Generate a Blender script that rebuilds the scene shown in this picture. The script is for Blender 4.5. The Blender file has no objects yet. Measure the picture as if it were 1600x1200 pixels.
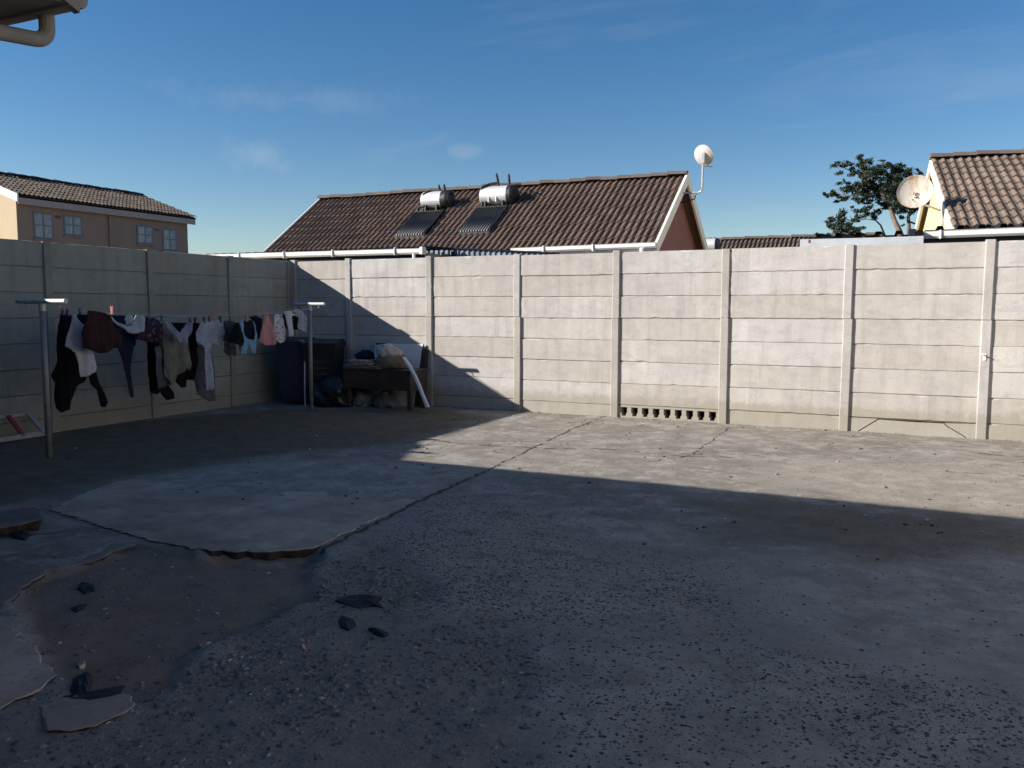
import bpy, math, random
import numpy as np
from mathutils import Matrix, Vector
random.seed(7); rng = np.random.default_rng(7)
scene = bpy.context.scene
COL = scene.collection

# ------------------------------------------------------------------ camera
FPX, PITCH, ROLL, YAW, CAM_H = 1305.6, 0.0897, 0.0021, 0.4404, 1.548
XL, YB, WALL_H = -9.592, 11.443, 2.352          # left wall plane, back wall plane, wall height
_cy, _sy = math.cos(YAW), math.sin(YAW)
CF = np.array([-_sy*math.cos(PITCH), _cy*math.cos(PITCH), -math.sin(PITCH)])
_R = np.array([_cy, _sy, 0.0]); _U = np.cross(_R, CF)
CR = math.cos(ROLL)*_R + math.sin(ROLL)*_U
CU = -math.sin(ROLL)*_R + math.cos(ROLL)*_U
camd = bpy.data.cameras.new('camera'); camo = bpy.data.objects.new('camera', camd); COL.objects.link(camo)
camd.sensor_width = 36.0; camd.lens = 36.0*FPX/1600.0; camd.clip_end = 2000; camd.clip_start = 0.05
camo.matrix_world = Matrix(((CR[0], CU[0], -CF[0], 0), (CR[1], CU[1], -CF[1], 0), (CR[2], CU[2], -CF[2], CAM_H), (0, 0, 0, 1)))
scene.camera = camo
scene.render.resolution_x = 1024; scene.render.resolution_y = 768

# ------------------------------------------------------------------ sky, sun, exposure
SUN_TRAVEL = Vector((1.0, 0.63, -0.525)).normalized()
SUN_EL = math.asin(-SUN_TRAVEL.z)
SUN_AZ = math.atan2(-SUN_TRAVEL.x, -SUN_TRAVEL.y)        # from +Y, clockwise towards +X
world = bpy.data.worlds.new('World'); scene.world = world; world.use_nodes = True
nt = world.node_tree; nt.nodes.clear()
out = nt.nodes.new('ShaderNodeOutputWorld'); bg = nt.nodes.new('ShaderNodeBackground')
sky = nt.nodes.new('ShaderNodeTexSky'); sky.sky_type = 'NISHITA'; sky.sun_disc = False
sky.sun_elevation = SUN_EL; sky.sun_rotation = SUN_AZ
sky.altitude = 0; sky.air_density = 1.0; sky.dust_density = 0.0; sky.ozone_density = 1.6
SKY_STRENGTH = 0.058
bg.inputs['Strength'].default_value = SKY_STRENGTH
tc = nt.nodes.new('ShaderNodeTexCoord')
sep = nt.nodes.new('ShaderNodeSeparateXYZ'); nt.links.new(tc.outputs['Generated'], sep.inputs[0])
zz = nt.nodes.new('ShaderNodeMath'); zz.operation = 'ADD'; zz.inputs[1].default_value = 0.12
nt.links.new(sep.outputs['Z'], zz.inputs[0])
zm = nt.nodes.new('ShaderNodeMath'); zm.operation = 'MAXIMUM'; zm.inputs[1].default_value = 0.05
nt.links.new(zz.outputs[0], zm.inputs[0])
dx = nt.nodes.new('ShaderNodeMath'); dx.operation = 'DIVIDE'; dy = nt.nodes.new('ShaderNodeMath'); dy.operation = 'DIVIDE'
nt.links.new(sep.outputs['X'], dx.inputs[0]); nt.links.new(zm.outputs[0], dx.inputs[1])
nt.links.new(sep.outputs['Y'], dy.inputs[0]); nt.links.new(zm.outputs[0], dy.inputs[1])
cmb = nt.nodes.new('ShaderNodeCombineXYZ'); nt.links.new(dx.outputs[0], cmb.inputs[0]); nt.links.new(dy.outputs[0], cmb.inputs[1])
mp = nt.nodes.new('ShaderNodeMapping'); mp.inputs['Rotation'].default_value = (0, 0, 0.5); mp.inputs['Scale'].default_value = (0.55, 1.3, 1)
mp.inputs['Location'].default_value = (3.1, 0.4, 0)
nt.links.new(cmb.outputs[0], mp.inputs['Vector'])
cn = nt.nodes.new('ShaderNodeTexNoise'); cn.inputs['Scale'].default_value = 0.9; cn.inputs['Detail'].default_value = 7
cn.inputs['Roughness'].default_value = 0.62; cn.inputs['Distortion'].default_value = 0.5
nt.links.new(mp.outputs[0], cn.inputs['Vector'])
cr = nt.nodes.new('ShaderNodeValToRGB'); cr.color_ramp.elements[0].position = 0.55; cr.color_ramp.elements[1].position = 0.82
cr.color_ramp.elements[0].color = (0, 0, 0, 1); cr.color_ramp.elements[1].color = (0.22, 0.22, 0.22, 1)
nt.links.new(cn.outputs['Fac'], cr.inputs[0])
cloud = cr.outputs[0]
pn = nt.nodes.new('ShaderNodeTexNoise'); pn.inputs['Scale'].default_value = 22.0; pn.inputs['Detail'].default_value = 6; pn.inputs['Roughness'].default_value = 0.65
nt.links.new(tc.outputs['Generated'], pn.inputs['Vector'])
for (cu, cv, sx_, sz_, amt) in ((405, 240, 0.040, 0.024, 0.20), (722, 236, 0.030, 0.010, 0.15), (480, 155, 0.17, 0.020, 0.10)):
    d_ = CF + CR*(cu-800)/FPX + CU*(600-cv)/FPX; d_ = d_/np.linalg.norm(d_)
    sb = nt.nodes.new('ShaderNodeVectorMath'); sb.operation = 'SUBTRACT'; sb.inputs[1].default_value = tuple(d_); nt.links.new(tc.outputs['Generated'], sb.inputs[0])
    sc_v = nt.nodes.new('ShaderNodeVectorMath'); sc_v.operation = 'MULTIPLY'; sc_v.inputs[1].default_value = (1/sx_, 1/sx_, 1/sz_); nt.links.new(sb.outputs[0], sc_v.inputs[0])
    ln_ = nt.nodes.new('ShaderNodeVectorMath'); ln_.operation = 'LENGTH'; nt.links.new(sc_v.outputs[0], ln_.inputs[0])
    nz_ = nt.nodes.new('ShaderNodeMath'); nz_.operation = 'MULTIPLY_ADD'; nz_.inputs[1].default_value = -2.6; nt.links.new(pn.outputs['Fac'], nz_.inputs[0]); 
    ofs = nt.nodes.new('ShaderNodeMath'); ofs.operation = 'ADD'; ofs.inputs[1].default_value = 1.3; nt.links.new(ln_.outputs['Value'], ofs.inputs[0]); nt.links.new(ofs.outputs[0], nz_.inputs[2])
    rp_ = nt.nodes.new('ShaderNodeValToRGB'); rp_.color_ramp.interpolation = 'EASE'; rp_.color_ramp.elements[0].position = 0.0; rp_.color_ramp.elements[1].position = 1.0
    rp_.color_ramp.elements[0].color = (amt, amt, amt, 1); rp_.color_ramp.elements[1].color = (0, 0, 0, 1); nt.links.new(nz_.outputs[0], rp_.inputs[0])
    mx_ = nt.nodes.new('ShaderNodeMixRGB'); mx_.blend_type = 'LIGHTEN'; mx_.inputs['Fac'].default_value = 1.0; nt.links.new(cloud, mx_.inputs['Color1']); nt.links.new(rp_.outputs[0], mx_.inputs['Color2']); cloud = mx_.outputs[0]
mixc = nt.nodes.new('ShaderNodeMixRGB'); mixc.blend_type = 'MIX'
mixc.inputs['Color2'].default_value = (5.4, 6.0, 6.6, 1)
hs = nt.nodes.new('ShaderNodeHueSaturation'); hs.inputs['Saturation'].default_value = 1.36; hs.inputs['Value'].default_value = 1.0
nt.links.new(sky.outputs[0], hs.inputs['Color'])
tint = nt.nodes.new('ShaderNodeMixRGB'); tint.blend_type = 'MULTIPLY'; tint.inputs['Fac'].default_value = 1.0; tint.inputs['Color2'].default_value = (0.95, 0.955, 1.05, 1)
nt.links.new(hs.outputs[0], tint.inputs['Color1'])
nt.links.new(cloud, mixc.inputs['Fac']); nt.links.new(tint.outputs[0], mixc.inputs['Color1'])
nt.links.new(mixc.outputs[0], bg.inputs['Color']); nt.links.new(bg.outputs[0], out.inputs[0])

sund = bpy.data.lights.new('sun', 'SUN'); suno = bpy.data.objects.new('sun', sund); COL.objects.link(suno)
sund.energy = 5.0; sund.angle = math.radians(0.5); sund.color = (1.0, 0.945, 0.875)
suno.rotation_euler = SUN_TRAVEL.to_track_quat('-Z', 'Y').to_euler()
suno.location = (-20, -15, 20)
scene.view_settings.view_transform = 'Standard'; scene.view_settings.look = 'None'
scene.view_settings.gamma = 1.0; scene.view_settings.use_curve_mapping = False
scene.view_settings.exposure = 0.90

# ------------------------------------------------------------------ pixel -> place
def ray(u, v): return CF + CR*(u-800)/FPX + CU*(600-v)/FPX
def onp(u, v, ax, val):
    d = ray(u, v); o = np.array([0, 0, CAM_H]); return o + d*((val-o[ax])/d[ax])
def G(u, v, z=0.0): return onp(u, v, 2, z)
def PY(u, v, y): return onp(u, v, 1, y)
def PX(u, v, x): return onp(u, v, 0, x)

# ------------------------------------------------------------------ object helpers
WM = {}
def link(o, parent=None, M=None):
    M = M if M is not None else Matrix()
    COL.objects.link(o); WM[o.name] = M
    if parent is not None:
        o.parent = parent; o.matrix_parent_inverse = WM[parent.name].inverted()
    o.matrix_basis = M
    return o
def tag(o, label, cat, group=None):
    o['label'] = label; o['category'] = cat
    if group: o['group'] = group
    return o
def thing(name, label, cat, loc, group=None):
    o = bpy.data.objects.new(name, None); o.empty_display_size = 0.1
    link(o, None, Matrix.Translation(Vector(loc))); return tag(o, label, cat, group)
def mesh(name, V, F, smooth=False):
    me = bpy.data.meshes.new(name); me.from_pydata([tuple(map(float, v)) for v in V], [], F); me.validate(); me.update()
    if smooth: me.polygons.foreach_set('use_smooth', [True]*len(me.polygons))
    return me
def obj(name, geo, mat, parent=None, smooth=False, M=None):
    me = geo if isinstance(geo, bpy.types.Mesh) else mesh(name, geo[0], geo[1], smooth)
    if mat and not me.materials: me.materials.append(mat)
    return link(bpy.data.objects.new(name, me), parent, M)
def struct(o): o['kind'] = 'structure'; return o
class Geo:
    def __init__(s): s.V = []; s.F = []
    def add(s, V, F):
        n = len(s.V); s.V += [tuple(v) for v in V]; s.F += [tuple(i+n for i in f) for f in F]; return s
    def __iter__(s): yield s.V; yield s.F
    def __getitem__(s, i): return (s.V, s.F)[i]
def box(a, b, bev=0.0, M=None):
    a = np.array(a, float); b = np.array(b, float); c = (a+b)/2; h = (b-a)/2
    if bev <= 0:
        V = [c+h*np.array((x, y, z)) for x in (-1, 1) for y in (-1, 1) for z in (-1, 1)]
        F = [(0, 1, 3, 2), (4, 6, 7, 5), (0, 4, 5, 1), (2, 3, 7, 6), (0, 2, 6, 4), (1, 5, 7, 3)]
    else:
        bev = min(bev, h.min()*0.95)
        V = []; idx = {}
        for x in (-1, 1):
            for y in (-1, 1):
                for z in (-1, 1):
                    s = np.array((x, y, z))
                    for k in range(3):
                        p = h-bev; q = p.copy(); q[k] = h[k]; idx[(x, y, z, k)] = len(V); V.append(c+s*q)
        F = []
        for k in range(3):
            i, j = (k+1) % 3, (k+2) % 3
            for s in (-1, 1):
                l = []
                for (p, q) in ((-1, -1), (1, -1), (1, 1), (-1, 1)):
                    t = [0, 0, 0]; t[k] = s; t[i] = p; t[j] = q; l.append(idx[(*t, k)])
                F.append(tuple(l if s > 0 else l[::-1]))
            for p in (-1, 1):
                for q in (-1, 1):
                    t0 = [0]*3; t1 = [0]*3; t0[k] = -1; t1[k] = 1; t0[i] = t1[i] = p; t0[j] = t1[j] = q
                    l = [idx[(*t0, i)], idx[(*t1, i)], idx[(*t1, j)], idx[(*t0, j)]]
                    F.append(tuple(l if p*q < 0 else l[::-1]))
        for x in (-1, 1):
            for y in (-1, 1):
                for z in (-1, 1):
                    l = [idx[(x, y, z, k)] for k in range(3)]; F.append(tuple(l if x*y*z > 0 else l[::-1]))
    if M is not None: V = [tuple(M @ Vector(v)) for v in V]
    return V, F
def tube(pts, r, n=10, caps=True):
    pts = [Vector(p) for p in pts]; rs = r if isinstance(r, (list, tuple)) else [r]*len(pts)
    V = []; F = []; up = Vector((0, 0, 1)); prev = None
    for i, p in enumerate(pts):
        if i == 0: t = pts[1]-pts[0]
        elif i == len(pts)-1: t = pts[-1]-pts[-2]
        else: t = (pts[i+1]-p).normalized()+(p-pts[i-1]).normalized()
        t.normalize()
        if prev is None:
            a = t.cross(up) if abs(t.dot(up)) < 0.95 else t.cross(Vector((1, 0, 0)))
        else: a = prev-t*prev.dot(t)
        a.normalize(); prev = a; b = t.cross(a)
        for k in range(n):
            an = 2*math.pi*k/n; V.append(p+(a*math.cos(an)+b*math.sin(an))*rs[i])
    for i in range(len(pts)-1):
        for k in range(n):
            F.append((i*n+k, i*n+(k+1) % n, (i+1)*n+(k+1) % n, (i+1)*n+k))
    if caps: F.append(tuple(range(n-1, -1, -1))); F.append(tuple((len(pts)-1)*n+k for k in range(n)))
    return V, F
def prism(poly, axis_vec):
    """closed polygon of 3D points extruded by a vector"""
    poly = [Vector(p) for p in poly]; a = Vector(axis_vec); n = len(poly)
    V = poly+[p+a for p in poly]
    F = [tuple(range(n-1, -1, -1)), tuple(range(n, 2*n))]+[(i, (i+1) % n, n+(i+1) % n, n+i) for i in range(n)]
    return V, F
def arc(p0, p1, p2, n=6):
    """rounded bend p0 -> p1 (corner) -> p2"""
    p0, p1, p2 = Vector(p0), Vector(p1), Vector(p2)
    return [p0*(1-t)**2+p1*2*t*(1-t)+p2*t*t for t in [i/n for i in range(n+1)]]

# ------------------------------------------------------------------ materials
def nodes(name):
    m = bpy.data.materials.new(name); m.use_nodes = True; t = m.node_tree
    return m, t, t.nodes['Principled BSDF']
def N(t, kind, **kw):
    n = t.nodes.new(kind)
    for k, v in kw.items():
        if k in n.inputs: n.inputs[k].default_value = v
        else: setattr(n, k, v)
    return n
def ramp(t, src, p0, c0, p1, c1):
    r = t.nodes.new('ShaderNodeValToRGB'); e = r.color_ramp.elements
    e[0].position = p0; e[1].position = p1
    e[0].color = (*c0, 1) if not isinstance(c0, (int, float)) else (c0, c0, c0, 1)
    e[1].color = (*c1, 1) if not isinstance(c1, (int, float)) else (c1, c1, c1, 1)
    t.links.new(src, r.inputs[0]); return r.outputs[0]
def mix(t, fac, a, b, mode='MIX'):
    m = t.nodes.new('ShaderNodeMixRGB'); m.blend_type = mode
    for s, v in (('Fac', fac), ('Color1', a), ('Color2', b)):
        if isinstance(v, (int, float)): m.inputs[s].default_value = v if s == 'Fac' else (v, v, v, 1)
        elif isinstance(v, tuple): m.inputs[s].default_value = (*v, 1)
        else: t.links.new(v, m.inputs[s])
    return m.outputs[0]
def noise(t, vec, scale, detail=5, rough=0.6, dist=0.0):
    n = N(t, 'ShaderNodeTexNoise', Scale=scale, Detail=detail, Roughness=rough, Distortion=dist)
    t.links.new(vec, n.inputs['Vector']); return n.outputs['Fac']
def mapped(t, vec, scale=(1, 1, 1), loc=(0, 0, 0)):
    m = N(t, 'ShaderNodeMapping'); m.inputs['Scale'].default_value = scale; m.inputs['Location'].default_value = loc
    t.links.new(vec, m.inputs['Vector']); return m.outputs[0]
def bump(t, bs, h, strength=0.3, dist=0.01):
    b = N(t, 'ShaderNodeBump', Strength=strength, Distance=dist); t.links.new(h, b.inputs['Height'])
    t.links.new(b.outputs[0], bs.inputs['Normal'])
def plain(name, col, rough=0.6, metal=0.0, var=0.15, scale=8.0, bmp=0.0, bscale=60, coat=0.0, spec=None):
    m, t, b = nodes(name); pos = N(t, 'ShaderNodeNewGeometry').outputs['Position']
    f = noise(t, pos, scale, 6, 0.65)
    hi = tuple(min(1, c*(1+var)) for c in col); lo = tuple(c*(1-var) for c in col)
    c = ramp(t, f, 0.3, lo, 0.7, hi)
    t.links.new(c, b.inputs['Base Color']); b.inputs['Roughness'].default_value = rough; b.inputs['Metallic'].default_value = metal
    if spec is not None: b.inputs['Specular IOR Level'].default_value = spec
    if bmp > 0: bump(t, b, noise(t, pos, bscale, 4), bmp, 0.004)
    return m
def concrete(name, base, dark, zsplash=True, sc=1.0, tint=None):
    m, t, b = nodes(name); pos = N(t, 'ShaderNodeNewGeometry').outputs['Position']
    oi = N(t, 'ShaderNodeObjectInfo').outputs['Random']
    big = noise(t, pos, 1.3*sc, 5, 0.6, 0.4); mid = noise(t, pos, 7*sc, 6, 0.7, 0.3); fine = noise(t, pos, 70*sc, 3, 0.6)
    streak = noise(t, mapped(t, pos, (9, 9, 0.9)), 1.0, 5, 0.65)
    c = mix(t, ramp(t, big, 0.36, 0, 0.66, 1), tuple(x*0.80 for x in base), base)
    c = mix(t, ramp(t, mid, 0.35, 0.0, 0.72, 0.45), c, tuple(min(1, x*1.15) for x in base))
    c = mix(t, ramp(t, streak, 0.52, 0.0, 0.75, 0.50), c, dark)
    v = ramp(t, oi, 0.0, 0.91, 1.0, 1.05); c = mix(t, 1.0, c, v, 'MULTIPLY')
    warm = ramp(t, oi, 0.0, (1.0, 0.985, 0.95), 1.0, (0.98, 1.0, 1.02)); c = mix(t, 1.0, c, warm, 'MULTIPLY')
    blot = noise(t, mapped(t, pos, (1, 1, 2.2), (5, 2, 1)), 2.6, 9, 0.74, 0.9)
    c = mix(t, ramp(t, blot, 0.50, 0.0, 0.64, 0.48), c, tuple(x*0.66 for x in base))
    c = mix(t, ramp(t, fine, 0.3, 0.40, 0.45, 0.0), c, dark)
    vor = N(t, 'ShaderNodeTexVoronoi', Scale=14*sc, Randomness=1.0); t.links.new(pos, vor.inputs['Vector'])
    pit = ramp(t, vor.outputs['Distance'], 0.035, 1.0, 0.075, 0.0)
    sel = N(t, 'ShaderNodeSeparateColor'); t.links.new(vor.outputs['Color'], sel.inputs[0])
    pit = mix(t, 1.0, pit, ramp(t, sel.outputs[0], 0.80, 0, 0.83, 1), 'MULTIPLY')
    c = mix(t, pit, c, (0.10, 0.09, 0.08))
    if zsplash:
        z = N(t, 'ShaderNodeSeparateXYZ'); t.links.new(pos, z.inputs[0])
        ad = N(t, 'ShaderNodeMath', operation='MULTIPLY_ADD'); t.links.new(mid, ad.inputs[0]); ad.inputs[1].default_value = -0.5; t.links.new(z.outputs['Z'], ad.inputs[2])
        low = ramp(t, ad.outputs[0], -0.32, 0.62, 0.10, 0.0)
        c = mix(t, low, c, (0.26, 0.235, 0.18))
        ad2 = N(t, 'ShaderNodeMath', operation='MULTIPLY_ADD'); t.links.new(streak, ad2.inputs[0]); ad2.inputs[1].default_value = 0.9; t.links.new(z.outputs['Z'], ad2.inputs[2])
        hi = ramp(t, ad2.outputs[0], 2.50, 0.0, 2.85, 0.55); c = mix(t, hi, c, (0.24, 0.22, 0.17))
    t.links.new(c, b.inputs['Base Color']); b.inputs['Roughness'].default_value = 0.92; b.inputs['Specular IOR Level'].default_value = 0.25
    hgt = mix(t, 0.5, fine, mid); hgt = mix(t, pit, hgt, 0.0)
    bump(t, b, hgt, 0.45, 0.012)
    return m
M = {}
M['panel'] = concrete('wall_panel_concrete', (0.47, 0.438, 0.405), (0.26, 0.24, 0.212))
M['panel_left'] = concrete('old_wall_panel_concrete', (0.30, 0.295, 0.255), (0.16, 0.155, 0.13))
M['post'] = concrete('wall_post_concrete', (0.42, 0.392, 0.362), (0.25, 0.232, 0.205))
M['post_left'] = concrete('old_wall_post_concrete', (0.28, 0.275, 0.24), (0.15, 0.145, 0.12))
M['white_paint'] = plain('white_paint', (0.74, 0.71, 0.65), 0.5, var=0.08, scale=5)
M['white_plastic'] = plain('white_plastic', (0.76, 0.74, 0.70), 0.38, var=0.06, scale=4)
M['galv'] = plain('galvanised_steel', (0.42, 0.42, 0.41), 0.5, 0.35, var=0.15, scale=14)
M['pole'] = plain('dull_galvanised_pole', (0.20, 0.20, 0.195), 0.55, 0.2, var=0.2, scale=10)
M['galv_dull'] = plain('dull_zinc_sheet', (0.45, 0.47, 0.49), 0.6, 0.2, var=0.1, scale=6)
M['dark_sheet'] = plain('dark_roof_sheet', (0.020, 0.022, 0.030), 0.9, 0.0, var=0.3, scale=5, spec=0.1)
M['blue_sheet'] = plain('weathered_blue_grey_sheet', (0.20, 0.23, 0.29), 0.7, 0.0, var=0.35, scale=3)
M['black_plastic'] = plain('black_plastic', (0.012, 0.012, 0.014), 0.5, var=0.3)
M['navy_plastic'] = plain('navy_plastic', (0.012, 0.017, 0.040), 0.5, var=0.3)
M['black_rubber'] = plain('black_pipe_lagging', (0.012, 0.012, 0.014), 0.7, var=0.3)
M['maroon'] = plain('maroon_plaster', (0.215, 0.098, 0.092), 0.9, var=0.1, scale=3, bmp=0.2)
M['peach'] = plain('beige_pink_plaster', (0.24, 0.175, 0.138), 0.9, var=0.08, scale=2, bmp=0.2)
M['yellow'] = plain('yellow_plaster', (0.72, 0.60, 0.30), 0.9, var=0.08, scale=2, bmp=0.2)
M['cream'] = plain('cream_plaster', (0.50, 0.42, 0.33), 0.9, var=0.1, scale=2, bmp=0.2)
M['window_frame'] = plain('window_frame_steel', (0.10, 0.13, 0.16), 0.5, var=0.1)
M['curtain'] = plain('net_curtain', (0.27, 0.29, 0.31), 0.9, var=0.25, scale=6)
M['wood_dark'] = plain('dark_varnished_wood', (0.050, 0.032, 0.022), 0.5, var=0.3, scale=6)
M['alu'] = plain('worn_aluminium', (0.27, 0.27, 0.26), 0.5, 0.1, var=0.2, scale=12)
M['red_paint'] = plain('dull_red_paint', (0.20, 0.018, 0.028), 0.5, var=0.2)
M['board_white'] = plain('scuffed_white_board', (0.66, 0.66, 0.65), 0.5, var=0.08, scale=4)
M['wire'] = plain('line_wire', (0.25, 0.27, 0.27), 0.5, var=0.1)
M['bark'] = plain('pale_bark', (0.16, 0.115, 0.085), 0.9, var=0.35, scale=6, bmp=0.4)
M['glass_tube'] = plain('dark_solar_tube', (0.005, 0.006, 0.011), 0.45, var=0.2, scale=3)
m, t, b = nodes('window_glass'); b.inputs['Base Color'].default_value = (0.30, 0.36, 0.42, 1); b.inputs['Roughness'].default_value = 0.08
b.inputs['Transmission Weight'].default_value = 0.6; M['glass'] = m

def tile_mat(name, col, moss):
    m, t, b = nodes(name); pos = N(t, 'ShaderNodeNewGeometry').outputs['Position']; oi = N(t, 'ShaderNodeObjectInfo').outputs['Random']
    f = noise(t, pos, 14, 6, 0.7); g = noise(t, pos, 1.1, 4, 0.6)
    c = ramp(t, f, 0.3, tuple(x*0.72 for x in col), 0.72, tuple(x*1.22 for x in col))
    c = mix(t, 1.0, c, ramp(t, oi, 0, 0.78, 1, 1.2), 'MULTIPLY')
    c = mix(t, ramp(t, g, 0.5, 0, 0.72, 0.5), c, moss)
    t.links.new(c, b.inputs['Base Color']); b.inputs['Roughness'].default_value = 0.85; b.inputs['Specular IOR Level'].default_value = 0.3
    bump(t, b, f, 0.35, 0.006); return m
M['tile'] = tile_mat('brown_concrete_tile', (0.135, 0.088, 0.066), (0.115, 0.082, 0.062))
M['tile_grey'] = tile_mat('grey_brown_concrete_tile', (0.175, 0.128, 0.098), (0.15, 0.12, 0.095))
M['tile_far'] = tile_mat('dark_brown_concrete_tile', (0.115, 0.088, 0.068), (0.095, 0.078, 0.06))

def fabric(name, col, var=0.18, pattern=None):
    m, t, b = nodes(name); pos = N(t, 'ShaderNodeNewGeometry').outputs['Position']
    f = noise(t, pos, 9, 5, 0.6); c = ramp(t, f, 0.3, tuple(x*(1-var) for x in col), 0.7, tuple(min(1, x*(1+var)) for x in col))
    if pattern is not None:
        v = N(t, 'ShaderNodeTexVoronoi', Scale=22.0); t.links.new(pos, v.inputs['Vector'])
        c = mix(t, ramp(t, v.outputs['Distance'], 0.28, 1, 0.36, 0), c, pattern)
    t.links.new(c, b.inputs['Base Color']); b.inputs['Roughness'].default_value = 0.95; b.inputs['Specular IOR Level'].default_value = 0.1
    bump(t, b, noise(t, pos, 320, 2), 0.25, 0.002); return m

# ------------------------------------------------------------------ ground
def poly_sd(px, py, poly):
    """signed distance (negative inside), vectorised"""
    poly = np.array(poly); d = np.full(px.shape, 1e9); s = np.ones(px.shape)
    n = len(poly)
    for i in range(n):
        a = poly[i]; b_ = poly[(i+1) % n]; e = b_-a; wx = px-a[0]; wy = py-a[1]
        tt = np.clip((wx*e[0]+wy*e[1])/(e@e), 0, 1); qx = wx-e[0]*tt; qy = wy-e[1]*tt
        d = np.minimum(d, qx*qx+qy*qy)
        c1 = py >= a[1]; c2 = py < b_[1]; c3 = e[0]*wy > e[1]*wx
        fl = (c1 & c2 & c3) | (~c1 & ~c2 & ~c3); s = np.where(fl, -s, s)
    return s*np.sqrt(d)
def vnoise(x, y, sc, seed, octv=4):
    r = np.random.default_rng(seed); T = r.random((64, 64)); o = np.zeros(x.shape); a = 1; tot = 0
    for k in range(octv):
        X = x*sc+17.3*k; Y = y*sc+5.1*k; i = np.floor(X).astype(int); j = np.floor(Y).astype(int); fx = X-i; fy = Y-j
        fx = fx*fx*(3-2*fx); fy = fy*fy*(3-2*fy); g = lambda p, q: T[p % 64, q % 64]
        o += a*((g(i, j)*(1-fx)+g(i+1, j)*fx)*(1-fy)+(g(i, j+1)*(1-fx)+g(i+1, j+1)*fx)*fy); tot += a; a *= 0.5; sc *= 2
    return o/tot
def gp(pts): return [tuple(G(u, v)[:2]) for u, v in pts]
P_HOLLOW = gp([(38, 905), (120, 885), (190, 852), (255, 852), (330, 868), (410, 872), (490, 866), (486, 905), (470, 940), (400, 965), (330, 1000), (270, 1060), (190, 1085), (120, 1075), (85, 1040), (55, 1000), (28, 965)])
P_GRAVEL = gp([(490, 866), (600, 850), (640, 900), (660, 960), (840, 990), (865, 1040), (830, 1120), (820, 1300), (-400, 1300), (-300, 1130), (0, 1120), (60, 1090), (200, 1085), (330, 1000), (470, 940)])
P_AGG = gp([(600, 830), (700, 780), (820, 800), (1000, 870), (1130, 880), (1150, 960), (1120, 1010), (900, 990), (660, 960), (560, 930)])
P_AGG2 = gp([(840, 990), (1120, 1000), (1500, 1060), (1700, 1120), (1700, 1300), (820, 1300), (830, 1120)])
P_SMOOTH_R = gp([(1120, 890), (1300, 850), (1600, 830), (1750, 900), (1700, 1120), (1400, 1050), (1150, 1000)])
P_LIGHT = gp([(860, 800), (1010, 815), (1080, 850), (990, 860), (900, 830)])
P_SLAB = gp([(120, 800), (228, 842), (420, 860), (520, 842), (755, 735), (690, 722), (560, 716), (400, 722), (290, 735), (180, 752)])
P_PIT = gp([(325, 862), (410, 860), (492, 856), (498, 872), (440, 876), (340, 878)])
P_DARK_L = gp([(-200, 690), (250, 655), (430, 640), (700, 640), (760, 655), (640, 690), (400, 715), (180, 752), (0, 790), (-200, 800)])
P_DARK_R = gp([(1060, 775), (1300, 790), (1620, 812), (1650, 850), (1350, 870), (1150, 840)])
P_PALE_R = gp([(1180, 720), (1640, 730), (1640, 800), (1400, 790), (1250, 765)])
def fields(x, y):
    w = (vnoise(x, y, 1.6, 3)-0.5)*0.9; w2 = (vnoise(x, y, 5.0, 4)-0.5)*0.35; w3 = (vnoise(x, y, 11, 9)-0.5)*0.16
    st = lambda d, e: np.clip(0.5-d/e, 0, 1)
    holl = st(poly_sd(x, y, P_HOLLOW)+w2*0.5+w3*0.5, 0.10)
    grav = st(poly_sd(x, y, P_GRAVEL)+w*0.35+w2, 0.25)*(1-holl)
    agg = np.maximum(st(poly_sd(x, y, P_AGG)+w*0.6+w2, 0.5), 0.30*st(poly_sd(x, y, P_AGG2)+w*0.5+w2, 0.3))
    light = np.maximum.reduce([0.95*st(poly_sd(x, y, P_SLAB)+w*0.35+w2*0.5, 0.3), 0.85*st(poly_sd(x, y, P_AGG2)+w*0.45+w2*0.6, 0.16), st(poly_sd(x, y, P_SMOOTH_R)+w, 0.6)*0.9, st(poly_sd(x, y, P_LIGHT)+w*0.6+w2, 0.2), 0.8*st(poly_sd(x, y, P_PALE_R)+w+w2, 0.5)])
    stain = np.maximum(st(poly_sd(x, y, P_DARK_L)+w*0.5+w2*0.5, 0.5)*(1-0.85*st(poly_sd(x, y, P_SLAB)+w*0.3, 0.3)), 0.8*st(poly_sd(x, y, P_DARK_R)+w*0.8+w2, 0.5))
    return holl, grav, agg, light, stain
def ground_z(x, y, f=None):
    holl, grav, agg, light, stain = f if f is not None else fields(x, y)
    z = (vnoise(x, y, 0.5, 11)-0.5)*0.02+(vnoise(x, y, 4, 12)-0.5)*0.012
    z = z-holl*(0.026+0.022*vnoise(x, y, 3, 13))-grav*(0.008+0.012*vnoise(x, y, 6, 14))
    z = z-0.055*np.clip(0.5-poly_sd(x, y, P_PIT)/0.08, 0, 1)
    z = z+(grav+holl*0.6+agg*0.25)*(vnoise(x, y, 16, 15)-0.5)*0.016
    return z
xs = np.concatenate([np.arange(-9.66, -9.0, 0.06), np.arange(-9.0, 2.6, 0.035), np.arange(2.6, 12, 0.4)])
ys = np.concatenate([np.arange(-9, 1.3, 0.5), np.arange(1.3, 11.4, 0.035), [11.43, 11.47]])
GX, GY = np.meshgrid(xs, ys); FL = fields(GX, GY); GZ = ground_z(GX, GY, FL)
nx, ny = len(xs), len(ys); V = np.stack([GX, GY, GZ], -1).reshape(-1, 3)
ii, jj = np.meshgrid(np.arange(nx-1), np.arange(ny-1)); a = (jj*nx+ii).ravel()
Fq = np.stack([a, a+1, a+nx+1, a+nx], -1)
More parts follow.
